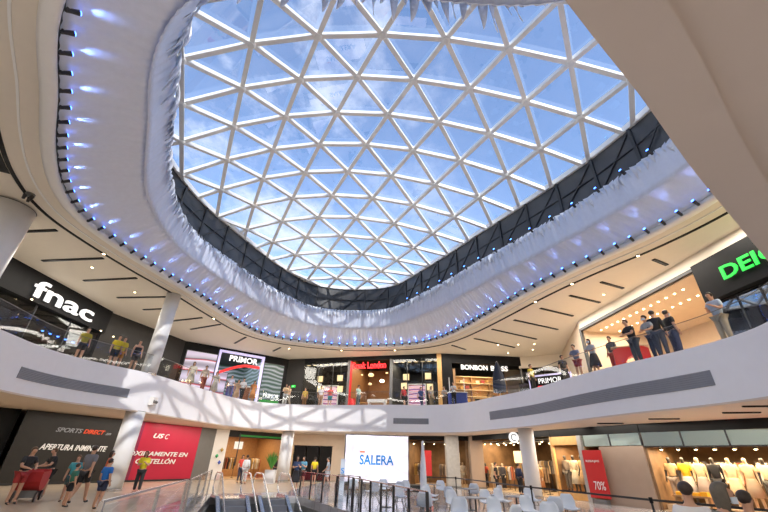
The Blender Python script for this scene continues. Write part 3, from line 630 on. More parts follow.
t = thing('bench', 'light wooden bench on the upper walkway in front of the golden shelves', 'bench', (7.9, 29.6, ZU), .5); MB().box((-.9, -.22, .42), (.9, .22, .5)).build('seat', M['gold'], t)
for x in (-.7, .7): MB().box((x - .05, -.2, 0), (x + .05, .2, .42)).build('leg', M['darkpost'], t)
# ---- corridor on the right and its small sign
struct(MB().box((12.7, 39, ZU), (22, 39.2, Z_C)).build('wall_corridor', M['beige'])); KR = Seg((12.7, 34), (15.9, 32.5)); panel(KR, -.2, 3.7, 9.3, Z_C, M['ceil']); KR.room(0, 3.5, ZU, 9.3, 4, M['grey'])
t = thing('lit_kiosk_frame', 'small white lit frame with white and red lettering before the corridor on the right', 'kiosk sign')
u0, z0 = hit(524, 393, R1, -1.2); K2 = Seg((10.7, 27.6), (12.9, 25.6))
K2.box('frame_post', 0, .1, 0, .1, ZU, 7.3, M['portal'], t); K2.box('frame_post', 2.85, 2.95, 0, .1, ZU, 7.3, M['portal'], t); K2.box('frame_beam', 0, 2.95, 0, .1, 7.2, 7.3, M['portal'], t); K2.box('back_panel', .1, 2.85, .06, .1, 6.1, 7.2, M['blackpanel'], t)
o = K2.text('PRIMOR', 'lettering', M['letter'],   .7, 2.3, 6.7, 7.05, d=-.02); o.parent = t; K2.box('red_stripe', .6, 2.6, .0, .05, 6.4, 6.55, M['redneon'], t)
panel(R1, 0, 8.9, ZU, Z_C, M['beige'])
# ---- upper right golden shop and black sign wall
panel(R2, -.05, .15, ZU, 9.75, M['darkpost'], d0=-.15); panel(R2, 0, 26, 9.75, Z_C, M['ceil'], d0=-.1); panel(R2, 0, 9.1, 9.6, 9.75, M['darkpost'], d0=-.15)
R2.room(.15, 9.0, ZU, 9.6, 6, M['beige'], M['beige'], M['beige']); R2.room(12.2, 24, ZU, 9.6, 6, M['gold'], M['gold'], M['cream'])
panel(R2, 9.15, 12.1, 8.0, 9.75, M['blackpanel'], d0=-.3, d1=.5); panel(R2, 9.0, 9.3, ZU, 9.6, M['cream'], d0=-.02, d1=.5); panel(R2, 12.1, 24, 8.3, 9.75, M['blackpanel'], d0=-.3)
shopglass(R2, 9.3, 12.1, ZU, 8.0, 'dark reflecting shop glass under the green sign letters', 3, mat=glass('dark shop glass', (.25, .26, .27), .25)); R2.room(9.3, 12.1, ZU, 8.0, 4, M['blackpanel'], M['charcoal'], M['blackpanel'])
panel(R2, 12.0, 12.3, ZU, 9.75, M['charcoal'], d0=-.3)
tag(R2.text('DEICHMANN', 'shop_sign', M['greenneon'], 10.4, 16.6, 8.5, 9.08, d=-.4, bold=.02), 'glowing green capital letters on the black panel at the right edge', 'shop sign')
lamp_row(R2, [.7 + .55 * k for k in range(13)], .9, 9.55, 'small bright lamp in the front row on the golden shop ceiling, upper right', M['glow'], 'front ceiling lamps of the upper right shop', .06)
lamp_row(R2, [.7 + .55 * k for k in range(13)], 2.2, 9.55, 'small bright lamp in the rear row on the golden shop ceiling, upper right', M['glow'], 'rear ceiling lamps of the upper right shop', .06)
for k, u in enumerate((2.2, 5.2)):
    t = thing('display_counter', 'cream display counter in the upper right golden shop, %s' % ('far one' if k == 0 else 'near one'), 'counter', R2.P(u, 2.4, ZU), R2.rot); MB().box((-.9, -.35, 0), (.9, .35, 1.1)).build('body', M['gold'], t); MB().box((-.95, -.4, 1.1), (.95, .4, 1.16)).build('worktop', M['cream'], t)
for k in range(4): tag(R2.box('wall_light_strip', 13 + k * 1.6, 13.5 + k * 1.6, 4.2, 4.3, 6.2, 8.2, M['cream_light']), 'lit vertical strip on the golden wall at the right edge, upper floor', 'wall light', 'lit strips in the far right upper shop')
# ================================================================== ground floor fronts
H = Z_S
struct(G1.box('wall_void', -14, 2.4, .5, .7, 0, H, M['black']))
for u0, u1, mm, l in ((2.45, 7.9, 'charcoal', 'dark brown shop hoarding with grey and orange lettering on the ground floor'), (7.9, 9.3, 'wine', 'narrow wine red hoarding between the dark board and the column'), (9.3, 14.03, 'red', 'bright red shop hoarding with white lettering on the ground floor')):
    t = thing('hoarding', l, 'hoarding'); G1.box('board', u0, u1, -.05, .05, .02, H - .03, M[mm], t); G1.box('kick_rail', u0, u1, -.07, -.05, .02, .12, M['darkpost'], t)
    if mm == 'charcoal':
        for st, mt, a, b in (('SPORTS', 'lettergrey', 4.15, 5.55), ('DIRECT', 'letterorange', 5.62, 6.85), ('.com', 'lettergrey', 6.92, 7.25)):
            o = G1.text(st, 'lettering', M[mt], a, b, 2.6 if st[0] != '.' else 2.6, 2.84 if st[0] != '.' else 2.72, shear=.3, bold=.02, depth=.02); o.parent = t
        o = G1.text('APERTURA INMINENTE', 'lettering', M['letterdim'], 3.7, 7.3, 1.68, 1.98, shear=.3, bold=.02, depth=.02); o.parent = t
    if mm == 'red':
        o = G1.text('US', 'lettering', M['letterdim'], 10.15, 10.95, 2.62, 2.92, shear=.3, bold=.03, depth=.02); o.parent = t
        o = G1.text('C', 'lettering', M['letterdim'], 11.05, 11.35, 2.60, 2.92, shear=.3, depth=.02); o.parent = t
        o = G1.text('PRÓXIMAMENTE EN', 'lettering', M['letterdim'], 8.1, 13.3, 1.52, 1.86, shear=.2, bold=.02, depth=.02); o.parent = t
        o = G1.text('CASTELLÓN', 'lettering', M['letterdim'], 9.4, 12.4, 1.05, 1.42, shear=.2, bold=.02, depth=.02); o.parent = t
GS = Seg((-14, 32.5), (-13.4, 34)); panel(GS, 0, 1.62, 0, H, M['grey'])
panel(G2, 0, 1.1, 0, H, M['trim']); panel(G2, 1.1, 6.35, 3.1, H, M['charcoal']); panel(G2, 6.05, 6.35, 0, 3.4, M['charcoal']); G2.room(1.1, 6.05, 0, 3.5, 5, M['wood'], M['tan'], M['cream'])
tag(G2.box('shop_sign', 2.0, 5.95, -.12, -.07, 3.16, 3.3, M['leafgreen']), 'long green lit band above the wooden shop at the back left', 'shop sign')
t = thing('hanging_sign', 'white square projecting sign on black bracket outside the wooden shop', 'hanging sign', G2.P(1.9, -.5, 2.2), G2.rot); MB().box((-.35, -.03, 0), (.35, .03, .55)).build('sign_face', M['letterdim'], t); MB().box((-.03, -.04, -1.2), (.03, .04, 1.2)).build('post', M['darkpost'], t)
t = thing('flower_display', 'colourful decoration on the white pillar left of the wooden shop', 'decoration', G2.P(.55, -.24, 1.2), G2.rot)
for k, c in enumerate(((.05, .1, .5), (.05, .4, .15), (.5, .35, .1))): MB().lathe([(.02, -.15), (.14, 0), (.02, .15)], 8, ((-1) ** k * .15, 0, k * .45)).build('ornament', colmat(c), t)
GB = Seg((-8.6, 38.1), (2.4, 36.3)); panel(GB, 0, 11.2, 2.7, H, M['beige']); panel(GB, 0, 1.0, 0, 2.7, M['cream']); panel(GB, 4.6, 11.2, 0, 2.7, M['beige'])
for k in range(3):
    t = thing('door_1', '', ''); del t['label'], t['category']; t.name = 'door_%d' % (k + 1); struct(t); GB.box('door_leaf', 1.05 + k * 1.2, 2.15 + k * 1.2, .0, .06, .02, 2.65, M['blackpanel'], t); GB.box('door_handle', 1.95 + k * 1.2, 2.0 + k * 1.2, -.06, 0, .9, 1.3, M['inox'], t)
panel(Seg((2.4, 36.3), (2.4, 35.2)), 0, 1.1, 0, H, M['beige'])
for sg, u0, u1, dep, wm in ((G4, .1, 4.9, 6, M['shopwall']), (G5, .1, 8.8, 7, M['shopwall']), (G6, 0, 2.2, 2.2, M['gold2']), (G7, .1, 8.5, 6, M['shopwall'])):
    sg.room(u0, u1, 0, H, dep, wm, M['tan'], M['black'])
panel(G4, 0, 5.0, 3.3, H, M['black']); panel(G5, 0, 8.9, 3.25, H, M['black']); panel(G6, 0, 5.6, 3.2, H, M['black']); panel(G7, 0, 8.4, 3.2, H, M['black'])
panel(G6, 0, .1, 0, 3.2, M['gold']); panel(G6, 0, 2.1, 2.75, 3.2, M['gold']); panel(G6, 2.0, 2.25, 0, 3.2, M['stone'], d0=-.2); panel(G6, 3.2, 5.6, 0, 2.62, M['taupe'])
shopglass(G6, 2.25, 5.6, 2.65, 3.2, 'greenish glass transom above the beige panel', 2, d=-.05, mat=G_TRANSOM); shopglass(G7, 0, 8.4, 2.6, 3.2, 'greenish glass transom reflecting the skylight over the right shop', 5, d=-.05, mat=G_TRANSOM)
struct(G7.box('beam_transom', 0, 8.4, -.05, .06, 2.55, 2.62, M['darkpost'])); panel(G7, 4.9, 8.4, 0, 2.55, M['cream'], d0=2.5, d1=2.6)
t = thing('sale_banner', 'tall red sale banner with 70% beside the mannequin window', 'banner'); G6.box('sheet', 2.3, 3.45, -.32, -.28, .25, 2.45, pm('red banner', (.45, .012, .012), .5, emit=.12), t); G6.box('base', 2.5, 3.25, -.45, -.15, .0, .2, M['grey'], t)
G6.text('70%', 'lettering', M['letterdim'], 2.65, 3.3, .62, 1.0, d=-.34, depth=.01).parent = t; G6.text('REBAJAS', 'lettering', M['letterdim'], 2.45, 3.25, 1.85, 1.98, d=-.34, depth=.01).parent = t
u, z = hit(515, 441, G5, -.6)
t = thing('round_sign', 'round white projecting sign with a ring beside the right column', 'round sign', (8.2, 24.9, 3.1), .1)
mb = MB(); mb.tube([(0, -.04, 0), (0, .04, 0)], .30, 24).build('disc', M['letter'], t); ringm = MB(); ringm.tube([(.17 * math.cos(a * .3), -.05, .17 * math.sin(a * .3)) for a in range(2, 19)], .025, 6).build('ring_mark', M['darkpost'], t); MB().bar((.28, 0, 0), (.55, 0, 0), .04, .04).build('bracket', M['darkpost'], t)
# central led screen
t = thing('led_screen', 'big white free-standing screen showing SALERA at the centre back', 'led screen', (-.05, 28, 0)); MB().box((-2.2, .02, .35), (2.12, .35, 3.2)).build('housing', M['grey'], t)
MB().box((-2.12, -.02, .42), (2.05, .02, 3.13)).build('display', M['screen'], t); MB().box((-2.6, -.6, 0), (3.2, .9, .35)).build('platform', M['charcoal'], t)
o = text('SALERA', 'lettering', M['bluetext'], w=2.25, h=.58, depth=.02, bold=.02, parent=t); o.location = (-1.15, -.05, 1.4)
MB().box((-1.15, -.05, 2.1), (-.82, -.03, 2.18)).build('orange_mark', M['orangetext'], t)
t = thing('totem_sign', 'grey little totem with a blue S left of the white screen', 'totem', (-2.15, 26.6, 0)); MB().box((-.14, -.08, 0), (.14, .08, 1.7)).build('body', M['plastic'], t); o = text('S', 'lettering', M['bluetext'], w=.2, h=.3, depth=.02, parent=t); o.location = (-.1, -.1, .9)
# ---- escalators
A = Vector((-6.0, 20.75)); HD = Vector((.5, -.866)).normalized(); PD = Vector((-HD.y, HD.x))
def escalator(base, label):
    T = Matrix(((HD.x, PD.x, 0, base.x), (HD.y, PD.y, 0, base.y), (0, 0, 1, 0), (0, 0, 0, 1))); t = thing('escalator', label, 'escalator')
    def zz(s): return 0 if s < 1.0 else -(s - 1.0) * .577
    mb = MB(); s = 1.0
    while s < 8.0: mb.box((s, -.5, zz(s) - .35), (s + .36, .5, zz(s) - .02), T); s += .36
    mb.build('step_band', M['grille'], t); MB().box((-.4, -.6, .0), (1.0, .6, .02), T).build('comb_plate', M['inox'], t)
    for sgn in (-1, 1):
        y = .62 * sgn; P = [(s_, y, zz(s_)) for s_ in (-.2, 1.0, 3, 5, 8)]
        g = MB()
        for a, b in zip(P, P[1:]): g.add([(a[0], y - .01, a[2]), (b[0], y - .01, b[2]), (b[0], y - .01, b[2] + .9), (a[0], y - .01, a[2] + .9), (a[0], y + .01, a[2]), (b[0], y + .01, b[2]), (b[0], y + .01, b[2] + .9), (a[0], y + .01, a[2] + .9)], [(0, 3, 2, 1), (4, 5, 6, 7), (0, 1, 5, 4), (1, 2, 6, 5), (2, 3, 7, 6), (3, 0, 4, 7)], T)
        g.build('glass_side', G_RAIL, t)
        MB().tube([T @ Vector(p) for p in [(-.2, y, .15), (-.45, y, .35), (-.5, y, .6), (-.4, y, .85), (-.15, y, .97), (1, y, .97), (3, y, .97 - 1.154), (5, y, .97 - 2.31), (8, y, .97 - 4.04)]], .032, 8).build('handrail', M['inox'], t)
        k = MB()
        for a, b in zip(P, P[1:]): k.bar(T @ Vector((a[0], y, a[2] + .06)), T @ Vector((b[0], y, b[2] + .06)), .16, .14)
        k.build('skirt', M['inox'], t)
    return t
escalator(A - PD * .95, 'left escalator going down, steel handrails'); escalator(A + PD * .85, 'right escalator going down, steel handrails')
# ring of walls under the floor opening
for i in range(len(HOLE)):
    a, b = Vector(HOLE[i]), Vector(HOLE[(i + 1) % len(HOLE)]); struct(MB().bar((a.x, a.y, -2.6), (b.x, b.y, -2.6), .1, 4.6).build('wall_escalator_well', M['grey']))
struct(plate('floor_lower', [(-12, 2), (6, 2), (6, 25), (-12, 25)], [], -4.4, -4.2, M['tan']))
def railing(p, q, label, n, posts=True, post_mat='darkpost', group=None):
    p, q = Vector(p), Vector(q); d = q - p; t = thing('glass_railing', label, 'railing', (p.x, p.y, 0), math.atan2(d.y, d.x), group); Lx = d.length
    MB().bar((0, 0, 1.05), (Lx, 0, 1.05), .035, .03).build('handrail', M['inox'], t)
    for k in range(n): MB().box((Lx * k / n + .05, -.008, .08), (Lx * (k + 1) / n - .05, .008, 1.0)).build('glass_panel', G_RAIL, t)
    for k in range(n + 1): MB().box((Lx * k / n - .025, -.03, 0), (Lx * k / n + .025, .03, 1.05)).build('post', M[post_mat], t)
railing((-7.75, 20.2), (-4.95, 11.6), 'glass railing with steel posts left of the escalators', 3, post_mat='inox'); railing((-4.95, 11.4), (-3.55, 5.8), 'glass railing nearest the viewer left of the well', 2, post_mat='inox')
railing((-3.85, 21.9), (-.9, 16.25), 'glass railing with black posts right of the escalators, far stretch', 4); railing((-.85, 16.0), (1.1, 9.6), 'glass railing with black posts right of the escalators, near stretch', 6)
railing((-1.7, 18.9), (-.7, 17.5), 'short glass barrier with black posts in front of the white screen', 2)
# belt barrier
bp = [(2.6, 23.0), (4.3, 23.6), (5.6, 15.8), (7.0, 11.2), (8.4, 8.6)]
for k, (x, y) in enumerate(bp):
    t = thing('belt_post', ('first', 'second', 'third', 'fourth', 'fifth')[k] + ' black belt barrier post counting from the back', 'barrier post', (x, y, 0)); MB().lathe([(.16, 0), (.16, .03), (.03, .05)], 14).build('base', M['darkpost'], t); MB().tube([(0, 0, .04), (0, 0, .95)], .028, 8).build('pole', M['darkpost'], t); MB().tube([(0, 0, .86), (0, 0, .99)], .045, 8).build('belt_head', M['blackpanel'], t)
for k in range(4): tag(MB().bar((*bp[k], .93), (*bp[k + 1], .93), .012, .05).build('barrier_belt', M['darkpost']), 'black belt stretched between the %s two barrier posts' % ('first', 'second and third', 'third and fourth', 'last')[k], 'barrier belt')
# plant
t = thing('potted_plant', 'leafy green plant in a white square pot by the sunlit back column', 'potted plant', (-7.6, 32.3, 0)); t.location = (-7.9, 31.9, 0); MB().box((-.35, -.35, 0), (.35, .35, .85)).build('pot', M['pot'], t)
mb = MB()
for k in range(46):
    a = k * 2.4; l = random.uniform(.7, 1.3); s = random.uniform(.2, .5); p0 = Vector((0, 0, .85)); p1 = Vector((math.cos(a) * s * .5, math.sin(a) * s * .5, .85 + l * .6)); p2 = Vector((math.cos(a) * s * 1.2, math.sin(a) * s * 1.2, .85 + l))
    sd = Vector((-math.sin(a), math.cos(a), 0)) * .05; nn = Vector((0, 0, .006)); mb.add([p0 - sd * .3, p0 + sd * .3, p1 + sd, p2, p1 - sd], [(0, 1, 2, 3, 4)]); mb.add([p0 - sd * .3 + nn, p0 + sd * .3 + nn, p1 + sd + nn, p2 + nn, p1 - sd + nn], [(4, 3, 2, 1, 0)])
mb.build('foliage', M['plant'], t)
parasol((2.05, 19.2, 0), 'slim closed white parasol among the cafe chairs', M['strip'], 2.5, .12)
# ---- cafe chairs and tables
def chair_proto():
    t = thing('cafe_chair', 'white plastic shell cafe chair on dark thin legs in the ground floor seating', 'chair', group='white shell chairs of the ground floor cafe')
    mb = MB(); rows = []; n = 9
    prof = [(-.24, .45, .21), (-.22, .435, .235), (-.05, .42, .25), (.10, .43, .24), (.19, .50, .235), (.235, .62, .235), (.27, .76, .20), (.285, .84, .13)]
    for y, z, hw in prof:
        for k in range(n): s = (k / (n - 1)) * 2 - 1; mb.v.append(Vector((s * hw, y - .05 * s * s * (1 if z > .5 else 0), z + (.05 * s * s if z < .5 else 0))))
    for r in range(len(prof) - 1):
        for k in range(n - 1): mb.f.append((r * n + k, r * n + k + 1, r * n + n + k + 1, r * n + n + k))
    o = mb.build('seat_shell', M['plastic'], t, True); md = o.modifiers.new('s', 'SOLIDIFY'); md.thickness = .02
    for sx in (-1, 1):
        for sy in (-1, 1): MB().tube([(sx * .12, sy * .1, .42), (sx * .22, sy * .22, 0)], .014, 6).build('leg', M['leg'], t)
    MB().bar((-.16, -.13, .28), (.16, .13, .28), .012, .012).bar((.16, -.13, .28), (-.16, .13, .28), .012, .012).build('brace', M['leg'], t)
    return t
cp = chair_proto()
CH = [(-1.1, 20.8), (-.2, 19.3), (.35, 21.6), (1.1, 20.1), (1.5, 21.2), (2.2, 18.0), (1.5, 13.8), (3.3, 22.2), (2.6, 14.6), (4.5, 20.3), (2.1, 11.6), (3.9, 15.3), (5.2, 19.2), (4.7, 16.4), (3.3, 12.0), (3.0, 10.2), (4.5, 12.9), (6.1, 17.2), (5.3, 13.3), (4.2, 10.8), (.9, 17.0), (2.9, 16.9), (6.2, 14.2), (1.9, 16.0)]
for k, (x, y) in enumerate(CH):
    rz = random.uniform(-.9, .9) + (math.pi if k % 3 == 0 else 0)
    if k == 0: cp.location = (x, y, 0); cp.rotation_euler = (0, 0, rz)
    else: dup(cp, (x, y, 0), rz)
tp = None
for x, y in ((.4, 18.0), (2.7, 20.6), (3.0, 13.4), (4.6, 14.5), (3.8, 18.0)):
    if tp is None:
        tp = thing('cafe_table', 'small round grey cafe table among the white chairs', 'table', (x, y, 0), group='round cafe tables'); MB().lathe([(.34, .70), (.34, .73)], 24).build('tabletop', M['grille'], tp); MB().tube([(0, 0, .02), (0, 0, .70)], .03, 8).build('pedestal', M['leg'], tp); MB().lathe([(.22, 0), (.22, .02)], 20).build('base', M['leg'], tp)
    else: dup(tp, (x, y, 0))
# ================================================================== figures
def skin_mesh(name, J, E, sub=1):
    me = bpy.data.meshes.new(name); me.from_pydata([j[0] for j in J], E, []); o = bpy.data.objects.new(name, me); C.objects.link(o)
    md = o.modifiers.new('skin', 'SKIN'); md.use_smooth_shade = True
    lay = me.skin_vertices[0].data
    for i, j in enumerate(J):
        r = j[1]; lay[i].radius = r if isinstance(r, tuple) else (r, r); lay[i].use_root = (i == 0)
    s = o.modifiers.new('sub', 'SUBSURF'); s.levels = s.render_levels = sub
    dg = bpy.context.evaluated_depsgraph_get(); m2 = bpy.data.meshes.new_from_object(o.evaluated_get(dg)); m2.name = name
    bpy.data.objects.remove(o); m2.materials.clear(); m2.materials.append(None); m2.polygons.foreach_set('use_smooth', [True] * len(m2.polygons)); return m2
V = Vector
def pose(kind):
    P = dict(pel=V((0, 0, .95)), sp=V((0, 0, 1.12)), ch=V((0, -.01, 1.32)), nb=V((0, 0, 1.46)), nk=V((0, -.01, 1.54)), hd=V((0, -.02, 1.62)), ht=V((0, -.01, 1.69)))
    for s, n in ((-1, 'l'), (1, 'r')):
        P['sh' + n] = V((.175 * s, 0, 1.41)); P['el' + n] = V((.23 * s, .02, 1.13)); P['wr' + n] = V((.25 * s, -.05, .89)); P['hp' + n] = V((.09 * s, 0, .90)); P['kn' + n] = V((.10 * s, -.02, .50)); P['an' + n] = V((.11 * s, .02, .09)); P['to' + n] = V((.12 * s, -.15, .035))
    if kind == 'walk':
        P['knl'] = V((-.09, -.16, .52)); P['anl'] = V((-.10, -.24, .10)); P['tol'] = V((-.11, -.40, .05)); P['knr'] = V((.10, .03, .49)); P['anr'] = V((.11, .24, .13)); P['tor'] = V((.12, .10, .04)); P['ell'] = V((-.23, .12, 1.14)); P['wrl'] = V((-.24, .12, .90)); P['elr'] = V((.23, -.06, 1.14)); P['wrr'] = V((.22, -.24, .98))
    if kind == 'phone':
        P['elr'] = V((.22, -.05, 1.14)); P['wrr'] = V((.10, -.26, 1.26)); P['ell'] = V((-.23, -.03, 1.14)); P['wrl'] = V((-.08, -.25, 1.20)); P['hd'] = V((0, -.05, 1.61))
    if kind == 'lean':
        P['ch'] = V((0, -.06, 1.31)); P['nb'] = V((0, -.08, 1.44)); P['nk'] = V((0, -.10, 1.52)); P['hd'] = V((0, -.13, 1.59)); P['ht'] = V((0, -.13, 1.66))
        for s, n in ((-1, 'l'), (1, 'r')): P['sh' + n] = V((.17 * s, -.07, 1.38)); P['el' + n] = V((.24 * s, -.18, 1.13)); P['wr' + n] = V((.12 * s, -.38, 1.08))
    if kind == 'sit':
        for k in P: P[k] = P[k] + V((0, .02, -.42))
        for s, n in ((-1, 'l'), (1, 'r')): P['kn' + n] = V((.11 * s, -.42, .50)); P['an' + n] = V((.11 * s, -.40, .09)); P['to' + n] = V((.12 * s, -.56, .035)); P['wr' + n] = V((.15 * s, -.25, .66)); P['el' + n] = V((.24 * s, -.02, .74))
    return P
LIB = {}
def lib(kind, item):
    k = (kind, item)
    if k in LIB: return LIB[k]
    P = pose(kind); J = []; E = []
    def add(p, r, par=None): J.append((tuple(p), r)); (E.append((par, len(J) - 1)) if par is not None else None); return len(J) - 1
    if item == 'body':
        a = add(P['pel'], (.15, .11)); b = add(P['sp'], (.125, .095), a); c = add(P['ch'], (.15, .105), b); d = add(P['nb'], .075, c); e = add(P['nk'], .052, d); f = add(P['hd'], (.098, .112), e); g = add(P['ht'] + V((0, 0, .025)), (.095, .108), f)
        nse = add(P['hd'] + V((0, -.112, -.005)), .014, f)
        for n, s in (('l', -1), ('r', 1)):
            h = add(P['sh' + n], .072, c); i = add(P['el' + n], .05, h); j = add(P['wr' + n], .034, i); dr = (P['wr' + n] - P['el' + n]).normalized(); pm_ = P['wr' + n] + dr * .06; pl = add(pm_, (.036, .018), j)
            fw = V((0, -1, 0)) if abs(dr.z) > .5 else V((s * 1., 0, 0)); cu = V((-s * .5, 0, 0)) if abs(dr.z) > .5 else V((0, 0, -.5))
            for q in range(4):
                o = fw * (.027 - .018 * q); ln = (.055, .065, .06, .045)[q]; k1 = add(pm_ + o + dr * ln * .7, .0085, pl); add(pm_ + o + dr * (ln * 1.15) + cu * .05, .007, k1)
            t1 = add(pm_ + fw * .045 - dr * .01, .010, pl); add(pm_ + fw * .06 + dr * .035, .008, t1)
            l_ = add(P['hp' + n], .10, a); m_ = add(P['kn' + n], .068, l_); o_ = add(P['an' + n], .045, m_); add(P['to' + n], .03, o_)
        me = skin_mesh('body', J, E, 1)
    elif item in ('shirt', 'long_shirt', 'vest'):
        a = add(P['pel'] + V((0, 0, -.03)), (.175, .135)); b = add(P['sp'], (.155, .12), a); c = add(P['ch'], (.175, .13), b); d = add(P['nb'] + V((0, 0, -.01)), .085, c)
        for n in 'lr':
            h = add(P['sh' + n], .08, c)
            if item == 'vest': continue
            if item == 'shirt': add(P['sh' + n].lerp(P['el' + n], .75), .075, h)
            else: i = add(P['el' + n], .058, h); add(P['el' + n].lerp(P['wr' + n], .9), .045, i)
        me = skin_mesh(item, J, E, 1)
    elif item in ('trousers', 'shorts'):
        a = add(P['pel'] + V((0, 0, .02)), (.17, .13))
        for n in 'lr':
            h = add(P['hp' + n], .12, a)
            if item == 'shorts': add(P['hp' + n].lerp(P['kn' + n], .8), .1, h)
            else: i = add(P['kn' + n], .088, h); add(P['kn' + n].lerp(P['an' + n], .92), .068, i)
        me = skin_mesh(item, J, E, 1)
    elif item == 'skirt':
        me0 = MB(); z0 = P['pel'].z
        me0.lathe([(.15, .06), (.17, 0), (.22, -.25), (.27, -.55), (.255, -.55), (.14, .05)], 20, (0, 0, z0)); o = me0.build('skirt', SKIN, smooth=True); me = o.data; bpy.data.objects.remove(o)
    elif item in ('hair_short', 'hair_long'):
        mb = MB(); c = P['hd'] + V((0, .012, .045)); nu, nv = 16, 10; lg = item == 'hair_long'
        for b in range(nv + 1):
            th = math.pi * b / nv
            for a in range(nu):
                f = 2 * math.pi * a / nu; x, y, z = .098 * math.sin(th) * math.cos(f), .112 * math.sin(th) * math.sin(f), .112 * math.cos(th)
                if z < .035 and y < .0: y = max(y, -.025); z = max(z, -.03)
                if z < -.02 and not lg: z *= .75; x *= .85
                if z < -.01 and lg and y > -.03: z = z * 2.9; x *= 1.0
                mb.v.append(c + V((x, y, z)))
        for b in range(nv):
            for a in range(nu): j = (a + 1) % nu; mb.f.append((b * nu + a, b * nu + j, b * nu + nu + j, b * nu + nu + a))
        o = mb.build('hair', SKIN, smooth=True); me = o.data; bpy.data.objects.remove(o)
    elif item == 'shoes_l' or item == 'shoes_r':
        n = item[-1]; a = add(P['an' + n] + V((0, .01, -.03)), .05); add(P['to' + n] + V((0, 0, .005)), .042, a); me = skin_mesh('shoe', J, E, 1)
    elif item in ('eye_l', 'eye_r', 'mouth'):
        mb = MB(); h = P['hd']; s = -1 if item == 'eye_l' else 1
        if item == 'mouth': mb.box(h + V((-.022, -.094, -.045)), h + V((.022, -.082, -.037)))
        else: mb.lathe([(.002, -.008), (.010, 0), (.002, .008)], 8, h + V((s * .034, -.090, .02)))
        o = mb.build('face', SKIN); me = o.data; bpy.data.objects.remove(o)
    elif item == 'mask':
        mb = MB(); h = P['hd']; mb.add([h + V((x * 1.2, y * 1.15, z)) for z in (-.065, .0) for x, y in ((-.07, -.03), (-.045, -.085), (0, -.108), (.045, -.085), (.07, -.03), (.06, -.02), (0, -.09), (-.06, -.02))], [(i, (i + 1) % 8, (i + 1) % 8 + 8, i + 8) for i in range(8)] + [tuple(range(8))[::-1], tuple(range(8, 16))]); o = mb.build('mask', SKIN); me = o.data; bpy.data.objects.remove(o)
    LIB[k] = me; return me
FACE = pm('dark eyes and lips', (.06, .02, .02), .4)
def figure(name, cat, label, loc, rz, kind, top, bottom, hair='short', hs=1., hcol=None, group=None, skin=None, mask=False, shoe=(.05, .05, .05)):
    t = thing(name, label, cat, loc, rz, group); t.scale = (hs,) * 3; me = lib(kind, 'body'); body = bpy.data.objects.new('body', me); C.objects.link(body); body.parent = t
    def sm(o, m): o.material_slots[0].link = 'OBJECT'; o.material_slots[0].material = m
    sm(body, skin or SKIN)
    def put(item, nm, m, par=t): o = bpy.data.objects.new(nm, lib(kind, item)); C.objects.link(o); o.parent = par; sm(o, m); return o
    if top: put(top[0], 'shirt', colmat(top[1]))
    if bottom: put(bottom[0], bottom[0], colmat(bottom[1]))
    if hair: put('hair_' + hair, 'hair', hcol or HAIR)
    if name == 'person':
        put('eye_l', 'eye', FACE); put('eye_r', 'eye', FACE); put('mouth', 'mouth', FACE)
        if mask: put('mask', 'face_mask', colmat((.55, .65, .75)))
    if shoe: put('shoes_l', 'shoe', colmat(shoe)); put('shoes_r', 'shoe', colmat(shoe))
    return t
K_ = (.015, .015, .018); W_ = (.7, .7, .7)
def person(label, loc, rz, kind, top, bottom, **k): return figure('person', 'person', label, loc, rz, kind, top, bottom, **k)
def az(px, py, D):
    v = (_F * FPX + _r * (px - 384) - _u * (py - 256)).to_2d().normalized(); return (v.x * D, v.y * D, 0)
person('person in a black t-shirt and red shorts bending over the red cart', az(34, 447, 19.6), 1.2, 'lean', ('shirt', K_), ('shorts', (.35, .03, .03)), hcol=HAIRB)
person('person in a black t-shirt with green print and black shorts beside the red cart', az(58, 452, 22.2), -.5, 'lean', ('shirt', K_), ('shorts', K_), hcol=HAIRB)
person('child in a teal shirt with fair cap in the left group', az(77, 464, 20.0), .4, 'stand', ('shirt', (.05, .32, .38)), ('shorts', (.03, .08, .09)), hs=.86, hcol=HAIRB)
person('child in dark green in the left group', az(73, 480, 18.2), 2.6, 'stand', ('shirt', (.03, .16, .11)), ('shorts', K_), hs=.72)
person('person in a grey t-shirt and black shorts seen from behind in the left group', az(93, 454, 19.2), 3.1, 'walk', ('shirt', (.16, .16, .18)), ('shorts', K_), hs=1.05)
person('boy in a bright blue shirt and dark shorts nearest the left column', az(108, 470, 17.2), 2.9, 'stand', ('shirt', (.01, .14, .50)), ('shorts', (.02, .03, .07)), hs=.82)
person('person in an orange top half hidden behind the boy in blue', az(110, 460, 22.0), 2.2, 'stand', ('shirt', (.6, .12, .04)), ('shorts', (.25, .12, .08)), hs=.97, hair='long')
person('person in a yellow top and black trousers right of the left column', az(147, 454, 23.6), .3, 'phone', ('shirt', (.65, .55, .02)), ('trousers', K_), hcol=HAIRB, hair='long')
person('person in a dark shirt and dark skirt by the sunlit back column', az(298, 458, 26.2), .3, 'phone', ('shirt', (.03, .05, .12)), ('skirt', K_), hair='long')
person('person in a light blue top and black shorts looking at a phone', (-4.9, 28.4, 0), -.4, 'phone', ('shirt', (.10, .28, .40)), ('shorts', K_), hair='long')
person('person in a vivid yellow shirt beside the back doors', (-4.6, 31.3, 0), 2.9, 'stand', ('shirt', (.8, .62, .02)), ('shorts', K_))
person('person in pale blue shirt and shorts left of the white screen', (-3.3, 28.6, 0), -1.5, 'walk', ('shirt', (.50, .56, .62)), ('shorts', (.55, .58, .62)))
person('person in red near the wooden shop entrance', (-9.9, 31.2, 0), .7, 'stand', ('shirt', (.6, .06, .04)), ('trousers', (.05, .06, .1)), hair='long')
